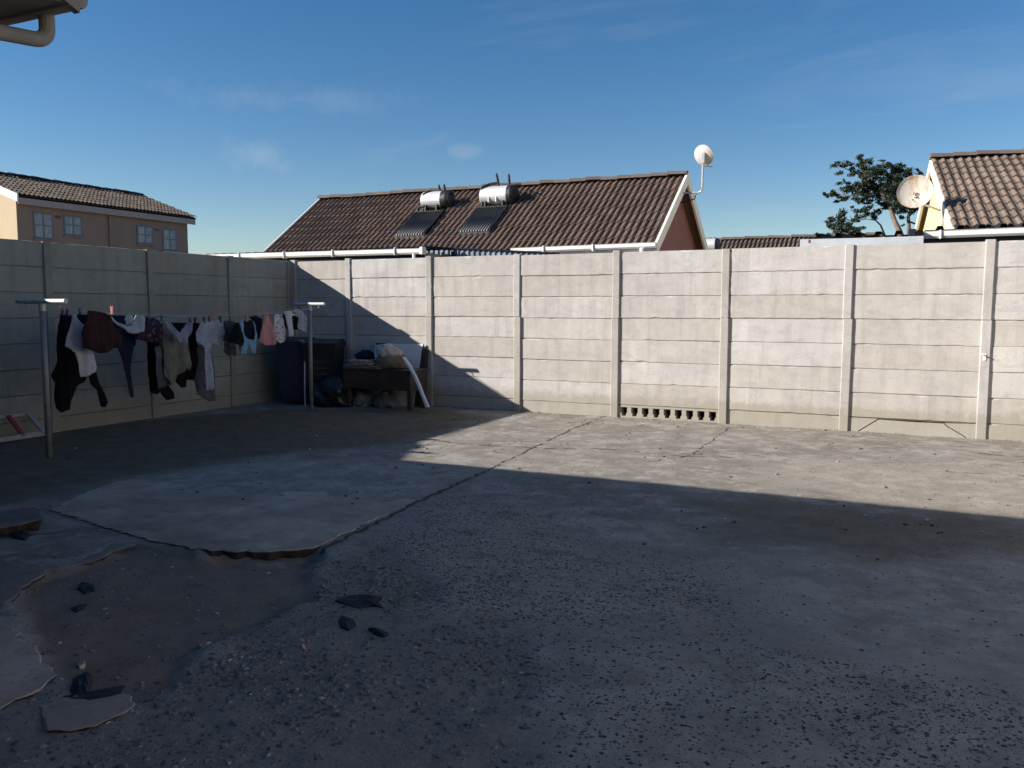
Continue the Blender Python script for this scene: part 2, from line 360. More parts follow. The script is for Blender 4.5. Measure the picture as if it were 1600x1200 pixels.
me = bpy.data.meshes.new('yard'); me.vertices.add(len(V)); me.vertices.foreach_set('co', V.ravel())
me.loops.add(Fq.size); me.loops.foreach_set('vertex_index', Fq.ravel())
me.polygons.add(len(Fq)); me.polygons.foreach_set('loop_start', np.arange(0, Fq.size, 4)); me.polygons.foreach_set('loop_total', np.full(len(Fq), 4))
me.update(); me.validate(); me.polygons.foreach_set('use_smooth', [True]*len(Fq))
for nm, arr in zip(('hollow', 'gravel', 'aggregate', 'light', 'stain'), FL):
    at = me.attributes.new(nm, 'FLOAT', 'POINT'); at.data.foreach_set('value', arr.ravel().astype(np.float32))

def yard_material():
    m, t, b = nodes('yard_concrete'); pos = N(t, 'ShaderNodeNewGeometry').outputs['Position']
    A = {k: N(t, 'ShaderNodeAttribute', attribute_name=k).outputs['Fac'] for k in ('hollow', 'gravel', 'aggregate', 'light', 'stain')}
    big = noise(t, pos, 0.8, 6, 0.66, 0.2); mid = noise(t, pos, 4.0, 9, 0.78, 0.1); fin = noise(t, pos, 28, 6, 0.75); vf = noise(t, pos, 130, 3, 0.6)
    c = ramp(t, big, 0.35, (0.190, 0.168, 0.138), 0.68, (0.300, 0.275, 0.235))
    c = mix(t, ramp(t, mid, 0.45, 0, 0.66, 0.75), c, (0.150, 0.130, 0.100))
    patch = noise(t, mapped(t, pos, (1, 1, 1), (3, 7, 0)), 2.6, 10, 0.80, 0.15)
    c = mix(t, ramp(t, patch, 0.49, 0, 0.58, 0.72), c, (0.39, 0.362, 0.318))
    streak = noise(t, mapped(t, pos, (1.0, 2.2, 1), (1, 4, 0)), 3.4, 10, 0.82, 0.1)
    c = mix(t, ramp(t, streak, 0.52, 0, 0.62, 0.6), c, (0.135, 0.115, 0.088))
    c = mix(t, ramp(t, fin, 0.52, 0, 0.75, 0.45), c, (0.36, 0.335, 0.295))
    c = mix(t, ramp(t, vf, 0.34, 0.7, 0.47, 0), c, (0.10, 0.085, 0.07))
    lt = ramp(t, mid, 0.35, (0.26, 0.228, 0.182), 0.65, (0.43, 0.385, 0.318)); lt = mix(t, ramp(t, patch, 0.46, 0, 0.56, 0.6), lt, (0.175, 0.150, 0.115)); lt = mix(t, ramp(t, streak, 0.54, 0, 0.66, 0.5), lt, (0.42, 0.392, 0.34)); lt = mix(t, ramp(t, vf, 0.32, 0.4, 0.45, 0), lt, (0.12, 0.105, 0.085)); c = mix(t, A['light'], c, lt)
    agc = ramp(t, fin, 0.3, (0.235, 0.195, 0.147), 0.7, (0.42, 0.357, 0.28)); agc = mix(t, ramp(t, patch, 0.50, 0, 0.60, 0.6), agc, (0.125, 0.106, 0.076)); c = mix(t, A['aggregate'], c, agc)
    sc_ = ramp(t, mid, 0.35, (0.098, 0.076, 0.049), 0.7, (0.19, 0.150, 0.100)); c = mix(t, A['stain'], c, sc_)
    # exposed stones
    wv = N(t, 'ShaderNodeVectorMath', operation='MULTIPLY_ADD'); nz = N(t, 'ShaderNodeTexNoise', Scale=9.0, Detail=2.0)
    t.links.new(pos, nz.inputs['Vector']); t.links.new(nz.outputs['Color'], wv.inputs[0]); wv.inputs[1].default_value = (0.05, 0.05, 0.0); t.links.new(pos, wv.inputs[2])
    stones = None
    for sc0, lo, hi, thr in ((26.0, 0.16, 0.30, 0.50), (52.0, 0.20, 0.32, 0.45)):
        v = N(t, 'ShaderNodeTexVoronoi', Scale=sc0); t.links.new(wv.outputs[0], v.inputs['Vector'])
        s = ramp(t, v.outputs['Distance'], lo, 1, hi, 0)
        sp = N(t, 'ShaderNodeSeparateColor'); t.links.new(v.outputs['Color'], sp.inputs[0])
        dens = mix(t, 1.0, mix(t, 0.5, A['aggregate'], A['gravel'], 'ADD'), ramp(t, noise(t, pos, 2.6, 4, 0.7), 0.35, 0.15, 0.65, 1.0), 'MULTIPLY')
        dens = mix(t, 1.0, dens, 0.03, 'ADD')
        lt_ = N(t, 'ShaderNodeMath', operation='LESS_THAN'); t.links.new(sp.outputs[0], lt_.inputs[0]); t.links.new(dens, lt_.inputs[1])
        s = mix(t, 1.0, s, lt_.outputs[0], 'MULTIPLY')
        scol = ramp(t, sp.outputs[1], 0.3, (0.035, 0.036, 0.040), 1.0, (0.15, 0.145, 0.14))
        c = mix(t, s, c, scol); stones = s if stones is None else mix(t, 1.0, stones, s, 'LIGHTEN')
    gc = ramp(t, fin, 0.3, (0.150, 0.126, 0.097), 0.72, (0.30, 0.255, 0.20)); gc = mix(t, ramp(t, patch, 0.50, 0, 0.60, 0.7), gc, (0.165, 0.118, 0.076)); c = mix(t, mix(t, 1.0, A['gravel'], 0.75, 'MULTIPLY'), c, gc)
    dc = ramp(t, mid, 0.3, (0.155, 0.110, 0.075), 0.7, (0.255, 0.190, 0.135)); dc = mix(t, ramp(t, fin, 0.5, 0, 0.75, 0.5), dc, (0.23, 0.20, 0.17)); c = mix(t, A['hollow'], c, dc)
    t.links.new(c, b.inputs['Base Color']); b.inputs['Roughness'].default_value = 0.93; b.inputs['Specular IOR Level'].default_value = 0.25
    h = mix(t, 0.5, fin, vf); h = mix(t, 0.4, h, stones)
    bump(t, b, h, 0.6, 0.015); return m
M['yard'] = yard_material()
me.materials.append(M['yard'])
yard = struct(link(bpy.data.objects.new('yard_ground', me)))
M['sand'] = plain('sandy_soil', (0.26, 0.22, 0.17), 0.95, var=0.25, scale=1.5, bmp=0.3, bscale=12)
R_ = 900.0
struct(obj('ground', ([(-R_, -R_, -0.14), (R_, -R_, -0.14), (R_, R_, -0.14), (-R_, R_, -0.14)], [(0, 1, 2, 3)]), M['sand']))

def slab_material(name, lo, hi, dirt):
    m, t, b = nodes(name); pos = N(t, 'ShaderNodeNewGeometry').outputs['Position']
    big = noise(t, pos, 1.4, 6, 0.62, 0.6); mid = noise(t, pos, 7, 6, 0.7, 0.3); fin = noise(t, pos, 60, 4, 0.7)
    c = ramp(t, big, 0.33, lo, 0.68, hi)
    c = mix(t, ramp(t, mid, 0.5, 0, 0.75, 0.45), c, dirt); c = mix(t, ramp(t, fin, 0.3, 0.35, 0.45, 0), c, dirt)
    v = N(t, 'ShaderNodeTexVoronoi', Scale=38.0); t.links.new(pos, v.inputs['Vector']); sp = N(t, 'ShaderNodeSeparateColor'); t.links.new(v.outputs['Color'], sp.inputs[0])
    pk = mix(t, 1.0, ramp(t, v.outputs['Distance'], 0.14, 1, 0.24, 0), ramp(t, sp.outputs[0], 0.80, 0, 0.82, 0.8), 'MULTIPLY'); c = mix(t, pk, c, tuple(x*0.5 for x in dirt))
    bl = noise(t, mapped(t, pos, (1, 1, 1), (2, 9, 0)), 2.2, 10, 0.78, 0.1); c = mix(t, ramp(t, bl, 0.50, 0, 0.62, 0.55), c, tuple(x*1.1 for x in dirt)); c = mix(t, ramp(t, bl, 0.34, 0.5, 0.46, 0), c, tuple(min(1, x*1.18) for x in hi))
    t.links.new(c, b.inputs['Base Color']); b.inputs['Roughness'].default_value = 0.85; b.inputs['Specular IOR Level'].default_value = 0.3
    bump(t, b, mix(t, 0.5, mid, fin), 0.35, 0.012); return m
M['slab'] = slab_material('smooth_cement_slab', (0.275, 0.217, 0.162), (0.47, 0.380, 0.292), (0.17, 0.135, 0.095))
M['slab_dirty'] = slab_material('dirty_cement_slab', (0.140, 0.122, 0.096), (0.225, 0.198, 0.160), (0.095, 0.080, 0.060))
M['slab_side'] = slab_material('broken_concrete_face', (0.038, 0.034, 0.029), (0.085, 0.076, 0.064), (0.025, 0.022, 0.019))
def slab(name, px, mat, top, thick, seed, jit=0.035, step=0.05, tilt=(0, 0)):
    """broken slab: ragged outline from ground pixels, real thickness, worn rim"""
    P = gp(px); r = random.Random(seed); ring = []
    for i in range(len(P)):
        a = Vector(P[i]); b_ = Vector(P[(i+1) % len(P)]); n = max(1, int((b_-a).length/step))
        for k in range(n):
            p = a.lerp(b_, k/n); j = jit if k else jit*0.3; ring.append(Vector((p.x+r.uniform(-j, j), p.y+r.uniform(-j, j))))
    c = sum(ring, Vector((0, 0)))/len(ring); n = len(ring)
    zt = lambda p: top+(p.x-c.x)*tilt[0]+(p.y-c.y)*tilt[1]
    inset = [p+(c-p).normalized()*r.uniform(0.004, 0.014) for p in ring]
    under = [p+(c-p).normalized()*r.uniform(0.04, 0.08) for p in ring]
    V = [(p.x, p.y, zt(p)-thick) for p in under]+[(p.x, p.y, zt(p)-r.uniform(0.002, 0.009)) for p in ring]+[(p.x, p.y, zt(p)) for p in inset]
    F = [(i, (i+1) % n, n+(i+1) % n, n+i) for i in range(n)]+[(n+i, n+(i+1) % n, 2*n+(i+1) % n, 2*n+i) for i in range(n)]
    F += [tuple(range(2*n, 3*n)), tuple(range(n-1, -1, -1))]
    o = obj(name, (V, F), mat)
    me_ = o.data; me_.materials.append(M['slab_side'])
    for p_ in me_.polygons: p_.material_index = 1 if (p_.index < n) else 0
    import bmesh
    bm = bmesh.new(); bm.from_mesh(me_); bmesh.ops.triangulate(bm, faces=[f for f in bm.faces if len(f.verts) > 4]); bmesh.ops.recalc_face_normals(bm, faces=bm.faces); bm.to_mesh(me_); bm.free()
    return o
struct(slab('concrete_slab', [(78, 797), (140, 817), (228, 846), (330, 864), (420, 866), (490, 860), (520, 846), (640, 788), (755, 735), (690, 722), (560, 716), (400, 722), (290, 735), (180, 752), (120, 775)], M['slab'], 0.002, 0.10, 1, 0.02, 0.05, (0.004, -0.0085)))
struct(slab('concrete_slab', [(-60, 850), (0, 838), (70, 833), (140, 822), (215, 848), (190, 858), (130, 880), (70, 892), (30, 925), (0, 955), (-60, 960)], M['slab_dirty'], 0.002, 0.09, 2, 0.03))
struct(slab('concrete_slab', [(-120, 985), (0, 966), (22, 978), (40, 1005), (62, 1022), (90, 1055), (62, 1078), (20, 1095), (0, 1108), (-120, 1150)], M['slab'], 0.004, 0.09, 3, 0.025))
sc1 = slab('slab_fragment', [(66, 1100), (92, 1088), (140, 1090), (195, 1080), (212, 1096), (195, 1112), (150, 1134), (110, 1140), (70, 1141)], M['slab'], -0.002, 0.06, 4, 0.016, 0.04, (0.02, -0.03))
tag(sc1, 'pale broken slab piece half sunk in gravel near the bottom left', 'concrete slab')
sc2 = slab('concrete_chunk', [(-30, 822), (0, 812), (40, 806), (62, 808), (70, 828), (30, 838), (-30, 846)], M['slab_dirty'], 0.075, 0.09, 5, 0.02, 0.06, (0.05, 0.04))
tag(sc2, 'lifted grey concrete chunk at left edge behind the broken slabs', 'concrete chunk')

M['joint'] = plain('dirt_filled_joint', (0.055, 0.045, 0.034), 0.95, var=0.4, scale=20)
def crack(px, w, seed):
    r = random.Random(seed); P = []
    for i in range(len(px)-1):
        a = Vector(G(*px[i])); b_ = Vector(G(*px[i+1])); n = max(2, int((b_-a).length/0.07))
        for k in range(n): P.append(a.lerp(b_, k/n))
    P.append(Vector(G(*px[-1]))); V = []; F = []
    for i, p in enumerate(P):
        d = (P[min(i+1, len(P)-1)]-P[max(i-1, 0)]).normalized(); s = Vector((-d.y, d.x, 0)); off = r.uniform(-0.02, 0.02); ww = w*r.uniform(0.25, 1.1)
        for k in (-1, 1):
            q = p+s*(off+k*ww*0.5); z = float(ground_z(np.array([q.x]), np.array([q.y]))[0]); V.append((q.x, q.y, z+0.004))
    F = [(2*i, 2*i+1, 2*i+3, 2*i+2) for i in range(len(P)-1) if w > 0.045 or r.random() < 0.72]
    obj('joint_dirt', (V, F), M['joint'], yard)
crack([(500, 862), (640, 792), (757, 738)], 0.05, 1)
crack([(757, 738), (800, 716), (850, 692), (900, 668), (950, 648)], 0.022, 2)
crack([(640, 683), (720, 694), (850, 701), (950, 702), (1080, 714), (1180, 716)], 0.022, 3)
crack([(1010, 722), (1080, 712), (1110, 690), (1140, 668)], 0.016, 4)
crack([(1480, 738), (1560, 742), (1640, 745)], 0.014, 5)
crack([(1500, 706), (1570, 712), (1640, 714)], 0.02, 6)

# loose gravel: real pebbles
ico_v = []; ph = (1+5**0.5)/2
for a_, b__ in ((1, ph), (-1, ph), (1, -ph), (-1, -ph)): ico_v += [(0, a_, b__), (a_, b__, 0), (b__, 0, a_)]
ico_v = np.array(ico_v)/math.hypot(1, ph)
def hull_faces(v):
    F = []; n = len(v)
    for i in range(n):
        for j in range(i+1, n):
            for k in range(j+1, n):
                nr = np.cross(v[j]-v[i], v[k]-v[i]); d = v@nr-v[i]@nr
                if (d < 1e-6).all(): F.append((i, j, k))
                elif (d > -1e-6).all(): F.append((i, k, j))
    return F
ico_f = np.array(hull_faces(ico_v))
def pebbles(name, n, field, lo, hi, box_, flat, sink, seed, mat):
    r = np.random.default_rng(seed); X = r.uniform(box_[0], box_[1], n*6); Y = r.uniform(box_[2], box_[3], n*6)
    f = fields(X, Y); d = field(f, X, Y); keep = r.random(len(X)) < d; X = X[keep][:n]; Y = Y[keep][:n]; k = len(X)
    Z = ground_z(X, Y); S = lo+(hi-lo)*r.random(k)**4.0
    Vv = ico_v[None]*r.uniform(0.75, 1.25, (k, 12, 1)); sc = np.stack([S*r.uniform(0.7, 1.3, k), S*r.uniform(0.7, 1.3, k), S*flat*r.uniform(0.7, 1.2, k)], -1)
    Vv = Vv*sc[:, None]; an = r.uniform(0, 6.28, k); ca, sa = np.cos(an)[:, None], np.sin(an)[:, None]
    x = Vv[..., 0]*ca-Vv[..., 1]*sa; y = Vv[..., 0]*sa+Vv[..., 1]*ca
    W = np.stack([x+X[:, None], y+Y[:, None], Vv[..., 2]+(Z+S*flat*(1-sink))[:, None]], -1).reshape(-1, 3)
    Ff = (ico_f[None]+(np.arange(k)*12)[:, None, None]).reshape(-1, 3)
    me_ = bpy.data.meshes.new(name); me_.from_pydata(W.tolist(), [], Ff.tolist()); me_.update()
    at = me_.attributes.new('tone', 'FLOAT', 'POINT'); at.data.foreach_set('value', np.repeat(r.random(k), 12).astype(np.float32))
    me_.materials.append(mat); o = bpy.data.objects.new(name, me_); COL.objects.link(o); o['kind'] = 'stuff'; return o
def peb_mat(name, stops):
    m, t, b = nodes(name); a = N(t, 'ShaderNodeAttribute', attribute_name='tone').outputs['Fac']
    r = t.nodes.new('ShaderNodeValToRGB'); t.links.new(a, r.inputs[0]); e = r.color_ramp.elements
    e[0].color = (*stops[0][1], 1); e[0].position = stops[0][0]; e[1].color = (*stops[-1][1], 1); e[1].position = stops[-1][0]
    for p, c in stops[1:-1]: q = e.new(p); q.color = (*c, 1)
    t.links.new(r.outputs[0], b.inputs['Base Color']); b.inputs['Roughness'].default_value = 0.9; return m
M['pebble'] = peb_mat('gravel_stone', [(0, (0.065, 0.06, 0.054)), (0.5, (0.145, 0.133, 0.118)), (0.94, (0.225, 0.205, 0.18)), (1, (0.36, 0.35, 0.33))])
M['pebble_dark'] = peb_mat('aggregate_stone', [(0, (0.032, 0.033, 0.037)), (0.7, (0.07, 0.07, 0.072)), (1, (0.14, 0.135, 0.13))])
g1 = pebbles('gravel', 20000, lambda f, X, Y: np.clip(f[1]*2.2*np.clip(vnoise(X, Y, 1.8, 21)-0.22, 0, 1)**1.5+f[0]*0.06, 0, 1), 0.002, 0.0150, (-5.5, 0.2, 1.4, 5.0), 0.5, 0.85, 5, M['pebble'])
g1['label'] = 'loose grey gravel over the broken part of the yard'; g1['category'] = 'gravel'
g2 = pebbles('exposed_aggregate', 34000, lambda f, X, Y: np.clip((np.maximum(f[2], 1.0*(poly_sd(X, Y, P_AGG2) < 0))*1.7*vnoise(X, Y, 2.0, 22)**1.6+f[3]*0.05+0.012)*(1-f[0])*(1-f[1]), 0, 1), 0.003, 0.0105, (-5.0, 3.2, 1.4, 9.5), 0.35, 1.1, 6, M['pebble_dark'])
g2['label'] = 'dark stones showing through the worn concrete of the yard'; g2['category'] = 'aggregate'
M['crumb'] = peb_mat('concrete_crumb', [(0, (0.03, 0.027, 0.022)), (0.55, (0.10, 0.085, 0.065)), (0.8, (0.2, 0.18, 0.15)), (1, (0.45, 0.43, 0.40))])
g3 = pebbles('dirt_crumbs', 2600, lambda f, X, Y: np.clip(0.02+0.5*np.maximum(0, vnoise(X, Y, 1.2, 31)-0.42)+0.5*np.clip(1-(YB-Y)/0.22, 0, 1), 0, 1)*(X > -9.3), 0.004, 0.018, (-9.3, 3.4, 5.0, 11.4), 0.6, 0.5, 8, M['crumb'])
g3['label'] = 'crumbs of dirt and grit scattered on the concrete'; g3['category'] = 'grit'

# ------------------------------------------------------------------ precast walls
class Frame:
    def __init__(s, O, ux, un): s.O = Vector(O); s.ux = Vector(ux); s.un = Vector(un)
    def __call__(s, a, n, z): return s.O+s.ux*a+s.un*n+Vector((0, 0, z))
ROW = 0.31
def zrow(k): return WALL_H-ROW*(8-k)              # bottom of row k (row 0 partly buried)
def panel_geo(fr, s0, s1, z0, z1, n0, r, flip, sk=0.0):
    K = 16; V = []; F = []
    for i in range(K+1):
        s = s0+(s1-s0)*i/K; dz = sk*(i/K-0.5); c0 = 0.004+abs(r.gauss(0, 0.003)); c1 = 0.006+abs(r.gauss(0, 0.0035))
        if r.random() < 0.07: c1 += r.uniform(0.006, 0.02)
        if r.random() < 0.05: c0 += r.uniform(0.005, 0.014)
        w = r.gauss(0, 0.0012)
        for (n, z) in ((-0.045, z0+dz-0.016), (n0-0.026, z0+dz-0.016), (n0+w, z0+dz+c0), (n0+w, z1+dz-c1), (n0-0.022, z1+dz-0.0015), (-0.043, z1+dz-0.0015)):
            V.append(fr(s, n, z))
    for i in range(K):
        for k in range(6):
            q = (i*6+k, i*6+(k+1) % 6, (i+1)*6+(k+1) % 6, (i+1)*6+k); F.append(q if flip else q[::-1])
    e0 = tuple(range(6)); e1 = tuple(K*6+k for k in range(6)); F += [e0[::-1], e1] if flip else [e0, e1[::-1]]
    return V, F
def post_geo(fr, s, w, z0, z1, nf, r, flip, ds=0.0):
    K = 14; V = []; F = []; c = 0.010
    prof = [(-w/2, -0.05), (-w/2, nf-c), (-w/2+c, nf), (w/2-c, nf), (w/2, nf-c), (w/2, -0.05)]
    for i in range(K+1):
        z = z0+(z1-z0)*i/K
        for (a, n) in prof:
            j = abs(r.gauss(0, 0.002)) if n > 0 else 0
            if r.random() < 0.05 and n > 0: j += r.uniform(0.003, 0.010)
            V.append(fr(s+ds*(i/K-0.5)+a*(1-j*4), n-j*0.5 if n > 0 else n, z))
    for i in range(K):
        for k in range(6):
            q = (i*6+k, (i+1)*6+k, (i+1)*6+(k+1) % 6, i*6+(k+1) % 6); F.append(q if flip else q[::-1])
    b0 = tuple(range(6)); t0 = tuple(K*6+k for k in range(6)); F += [b0, t0[::-1]] if flip else [b0[::-1], t0]
    return V, F
def build_wall(fr, posts, mats, root, flip, seed, special=None, wpost=0.115):
    r = random.Random(seed); mp_, mt_ = mats
    for i in range(len(posts)-1):
        s0, s1 = posts[i]+0.02, posts[i+1]-0.02
        hb = r.uniform(-0.012, 0.012)
        for k in range(8):
            if special and special(i, k): continue
            z0 = zrow(k)+hb+r.uniform(-0.003, 0.003); z1 = zrow(k+1)+hb
            g = panel_geo(fr, s0, s1, z0, z1, r.gauss(0, 0.003)+(0.004 if k >= 5 else 0), r, flip, (r.uniform(-0.012, 0.012) if k in (3, 4) and not flip else 0))
            obj('panel', g, mp_, root)
    for i, s in enumerate(posts):
        zj = zrow(5)+r.uniform(-0.02, 0.02)
        obj('post', post_geo(fr, s, wpost, -0.12, zj, 0.030, r, flip, r.uniform(-0.01, 0.01)), mt_, root)
        obj('post_extension', post_geo(fr, s+r.uniform(-0.010, 0.010), wpost-0.006, zj+0.006, WALL_H+r.uniform(0.0, 0.025), 0.030+r.uniform(-0.006, 0.008), r, flip, r.uniform(-0.012, 0.012)), mt_, root)
FB = Frame((0, YB, 0), (1, 0, 0), (0, -1, 0)); FLW = Frame((XL, 0, 0), (0, 1, 0), (1, 0, 0))
bposts = [-9.53]+[-8.380+1.54*i for i in range(11)]
back_wall = thing('boundary_wall', 'sunlit grey precast concrete panel wall across the back of the yard', 'wall', (-2, YB, 0))
VENT_BAY = 4; CRACK_BAY = 6
build_wall(FB, bposts, (M['panel'], M['post']), back_wall, False, 21, lambda i, k: (i, k) in ((VENT_BAY, 0), (CRACK_BAY, 0)))
lposts = [2.72]+[3.86+1.54*i for i in range(5)]+[11.375]
left_wall = thing('boundary_wall', 'shaded dark precast concrete wall along the left behind the washing', 'wall', (XL, 6, 0))
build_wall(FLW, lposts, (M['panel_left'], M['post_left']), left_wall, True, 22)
zt9 = zrow(8)+0.002  # extra panels added on top, out of view, to shape the ground shadow
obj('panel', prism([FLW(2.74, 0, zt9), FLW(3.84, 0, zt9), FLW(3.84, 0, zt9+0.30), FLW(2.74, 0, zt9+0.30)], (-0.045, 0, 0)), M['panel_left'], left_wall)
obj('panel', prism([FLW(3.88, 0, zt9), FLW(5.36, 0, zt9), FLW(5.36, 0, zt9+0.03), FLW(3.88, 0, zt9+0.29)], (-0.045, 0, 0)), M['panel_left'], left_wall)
# vent panel: bottom panel with nine openings
s0, s1 = bposts[VENT_BAY]+0.02, bposts[VENT_BAY+1]-0.02; zt = zrow(1)-0.004; zo1 = zt-0.030; zo0 = zo1-0.125
g = Geo(); g.add(*box(FB(s0, 0, zo1), FB(s1, -0.17, zt), 0.004)); g.add(*box(FB(s0, 0, -0.13), FB(s1, -0.17, zo0), 0.004))
step = (s1-s0-0.08)/9; hw = 0.049
cen = [s0+0.04+step*(k+0.5) for k in range(9)]
for k in range(10):
    a0 = s0 if k == 0 else cen[k-1]+hw; a1 = s1 if k == 9 else cen[k]-hw; la = 0.0 if k == 0 else 1.0; lb_ = 0.0 if k == 9 else 1.0
    pts = [FB(a0-0.020*la, 0, zo0-0.001), FB(a1+0.020*lb_, 0, zo0-0.001), FB(a1+0.016*lb_, 0, zo0+0.034), FB(a1, 0, zo0+0.052), FB(a1, 0, zo1+0.001), FB(a0, 0, zo1+0.001), FB(a0, 0, zo0+0.052), FB(a0-0.016*la, 0, zo0+0.034)]
    g.add(*prism(pts, (0, 0.168, 0)))
obj('vent_panel', g, M['panel'], back_wall)
V = []; F = []; nn_ = 30
for i in range(nn_+1):
    x = bposts[VENT_BAY]-0.3+2.2*i/nn_; hh = 0.20+0.03*math.sin(i*1.7)+rng.uniform(-0.015, 0.015)
    V += [(x, YB+0.175, -0.15), (x, YB+0.20, hh*0.7), (x, YB+0.30, hh), (x, YB+0.75, hh*0.5), (x, YB+1.0, -0.15)]
for i in range(nn_):
    for k in range(4): F.append((i*5+k, (i+1)*5+k, (i+1)*5+k+1, i*5+k+1))
struct(obj('vent_dark_backing', (V, F), plain('dark_vent_backing', (0.030, 0.024, 0.018), 0.95, var=0.4, scale=12, bmp=0.5)))  # dark bank added behind the vent openings so they look black
# bottom panel broken in three
s0, s1 = bposts[CRACK_BAY]+0.02, bposts[CRACK_BAY+1]-0.02; z1 = zrow(1)-0.008; z0 = -0.13
def wig(p, q, n, r, amp=0.012): return [(p[0]+(q[0]-p[0])*i/n+(r.uniform(-amp, amp) if 0 < i < n else 0), p[1]+(q[1]-p[1])*i/n) for i in range(n+1)]
rr = random.Random(5)
cl = wig((s0+0.38, z1), (s0-0.05, z0), 7, rr); cr_ = wig((s1-0.38, z1-0.012), (s1+0.05, z0), 7, rr)
def pieces(poly): return prism([FB(a, 0.001, z) for a, z in poly], (0, 0.045, 0))
obj('panel', pieces([(s0-0.04, z1)]+[(a-0.004, z-0.0) for a, z in cl]), M['panel'], back_wall)
obj('panel', pieces([(a+0.004, z-0.010) for a, z in cl][::-1]+[((s0+s1)/2, z1-0.020)]+[(a-0.004, z-0.006) for a, z in cr_]), M['panel'], back_wall)
obj('panel', pieces([(a+0.005, z) for a, z in cr_][::-1]+[(s1+0.04, z1)]), M['panel'], back_wall)
# small white hook on the right-hand post
hk = PY(1538, 557, YB-0.04)
hg = Geo(); hg.add(*tube(arc(hk+np.array([0, 0.02, 0.02]), hk+np.array([-0.02, -0.05, 0.01]), hk+np.array([-0.03, -0.035, 0.035])), 0.008, 8)); hg.add(*box(hk+np.array([-0.012, 0.004, -0.05]), hk+np.array([0.02, 0.016, 0.03]), 0.003))
tag(obj('wall_hook', hg, M['white_plastic'], None), 'small white hook fixed to the rightmost wall post', 'hook')

# ------------------------------------------------------------------ roofs
def tile_mesh(name, w, L, amp=0.024, rolls=2, lift=0.030, n=12):
    V = []; F = []
    xs_ = [w*i/n for i in range(n+1)]
    def pz(x):
        p = (x/w*rolls) % 1.0; return amp*(math.sin(math.pi*min(1, p/0.62))**0.8 if p < 0.62 else 0.0)
    for y, dz in ((0, lift-0.022), (0, lift), (L, 0.0)):
        for x in xs_: V.append((x-w/2, y, pz(x)+dz))
    m_ = n+1
    for r_ in range(2):
        for i in range(n): F.append((r_*m_+i, r_*m_+i+1, (r_+1)*m_+i+1, (r_+1)*m_+i))
    me_ = mesh(name, V, F, False); return me_
def cap_mesh(name, L, r):
    V = []; F = []; n = 8
    for x, s in ((0, 1.0), (L, 0.80)):
        for i in range(n+1):
            a = math.pi*(0.06+0.88*i/n); V.append((x, math.cos(a)*r*s*1.15, math.sin(a)*r*s*0.75))
    m_ = n+1
    for i in range(n): F.append((i, i+1, m_+i+1, m_+i))
    F.append(tuple(range(m_-1, -1, -1))); return mesh(name, V, F)
TILE = tile_mesh('roof_tile', 0.30, 0.40); CAP = cap_mesh('ridge_cap', 0.44, 0.165)
def matcopy(me_, mat): c = me_.copy(); c.materials.clear(); c.materials.append(mat); return c
def tile_slope(roof, eave, along, up, ncol, nrow, mat, w, gauge, tilemesh, capmesh=None, rng_=None):
    """tiles on a slope: eave = left lower corner, along = unit vector, up = unit vector up the slope"""
    r = rng_ or random.Random(3); along = Vector(along); up = Vector(up); nrm = along.cross(up).normalized()
    for j in range(nrow):
        for i in range(ncol):
            p = Vector(eave)+along*(w*(i+0.5)+r.uniform(-0.005, 0.005))+up*(gauge*j-0.03+r.gauss(0, 0.008)-(r.uniform(0.03, 0.06) if r.random() < 0.025 else 0))+nrm*(0.012+r.uniform(-0.003, 0.006))
            a2 = r.gauss(0, 0.005); al = (along+up*a2).normalized(); u2 = nrm.cross(al)
            Mx = Matrix(((al.x, u2.x, nrm.x, p.x), (al.y, u2.y, nrm.y, p.y), (al.z, u2.z, nrm.z, p.z), (0, 0, 0, 1)))
            obj('tile', tilemesh, mat, roof, M=Mx)
def ridge_caps(roof, p0, along, n, pitch, capmesh, mat, r):
    al = Vector(along).normalized(); zc = Vector((0, 0, 1)); yv = zc.cross(al)
    for i in range(n):
        p = Vector(p0)+al*(pitch*i)+zc*(r.uniform(-0.012, 0.014))
        Mx = Matrix(((al.x, yv.x, 0, p.x), (al.y, yv.y, 0, p.y), (al.z, yv.z, 1, p.z), (0, 0, 0, 1)))
        obj('ridge_cap', capmesh, mat, roof, M=Mx)
def gutter_geo(p0, p1, r=0.06, face=(0, -1, 0)):
    """square-ish gutter trough from p0 to p1 (top back edge), opening upwards, bulging towards face"""
    p0, p1 = Vector(p0), Vector(p1); f = Vector(face); z = Vector((0, 0, 1)); prof = [(0, 0), (0, -1.5), (0.25, -1.75), (1.2, -1.7), (1.65, -1.2), (1.75, -0.1), (1.9, 0), (1.75, 0.05), (1.62, -0.1), (1.5, -1.15), (1.1, -1.55), (0.15, -1.55), (0.1, 0)]
    V = []; n = len(prof)
    for p in (p0, p1):
        for a, b_ in prof: V.append(p+f*(a*r)+z*(b_*r))
    F = [(i, (i+1) % n, n+(i+1) % n, n+i) for i in range(n)]
    ends = [tuple(range(6, -1, -1)), tuple(n+i for i in range(7))]
    return V, F+ends
def fascia_box(p0, p1, h, th, face): 
    p0, p1 = Vector(p0), Vector(p1); f = Vector(face)
    return prism([p0, p0+f*th, p0+f*th-Vector((0, 0, h)), p0-Vector((0, 0, h))], p1-p0)

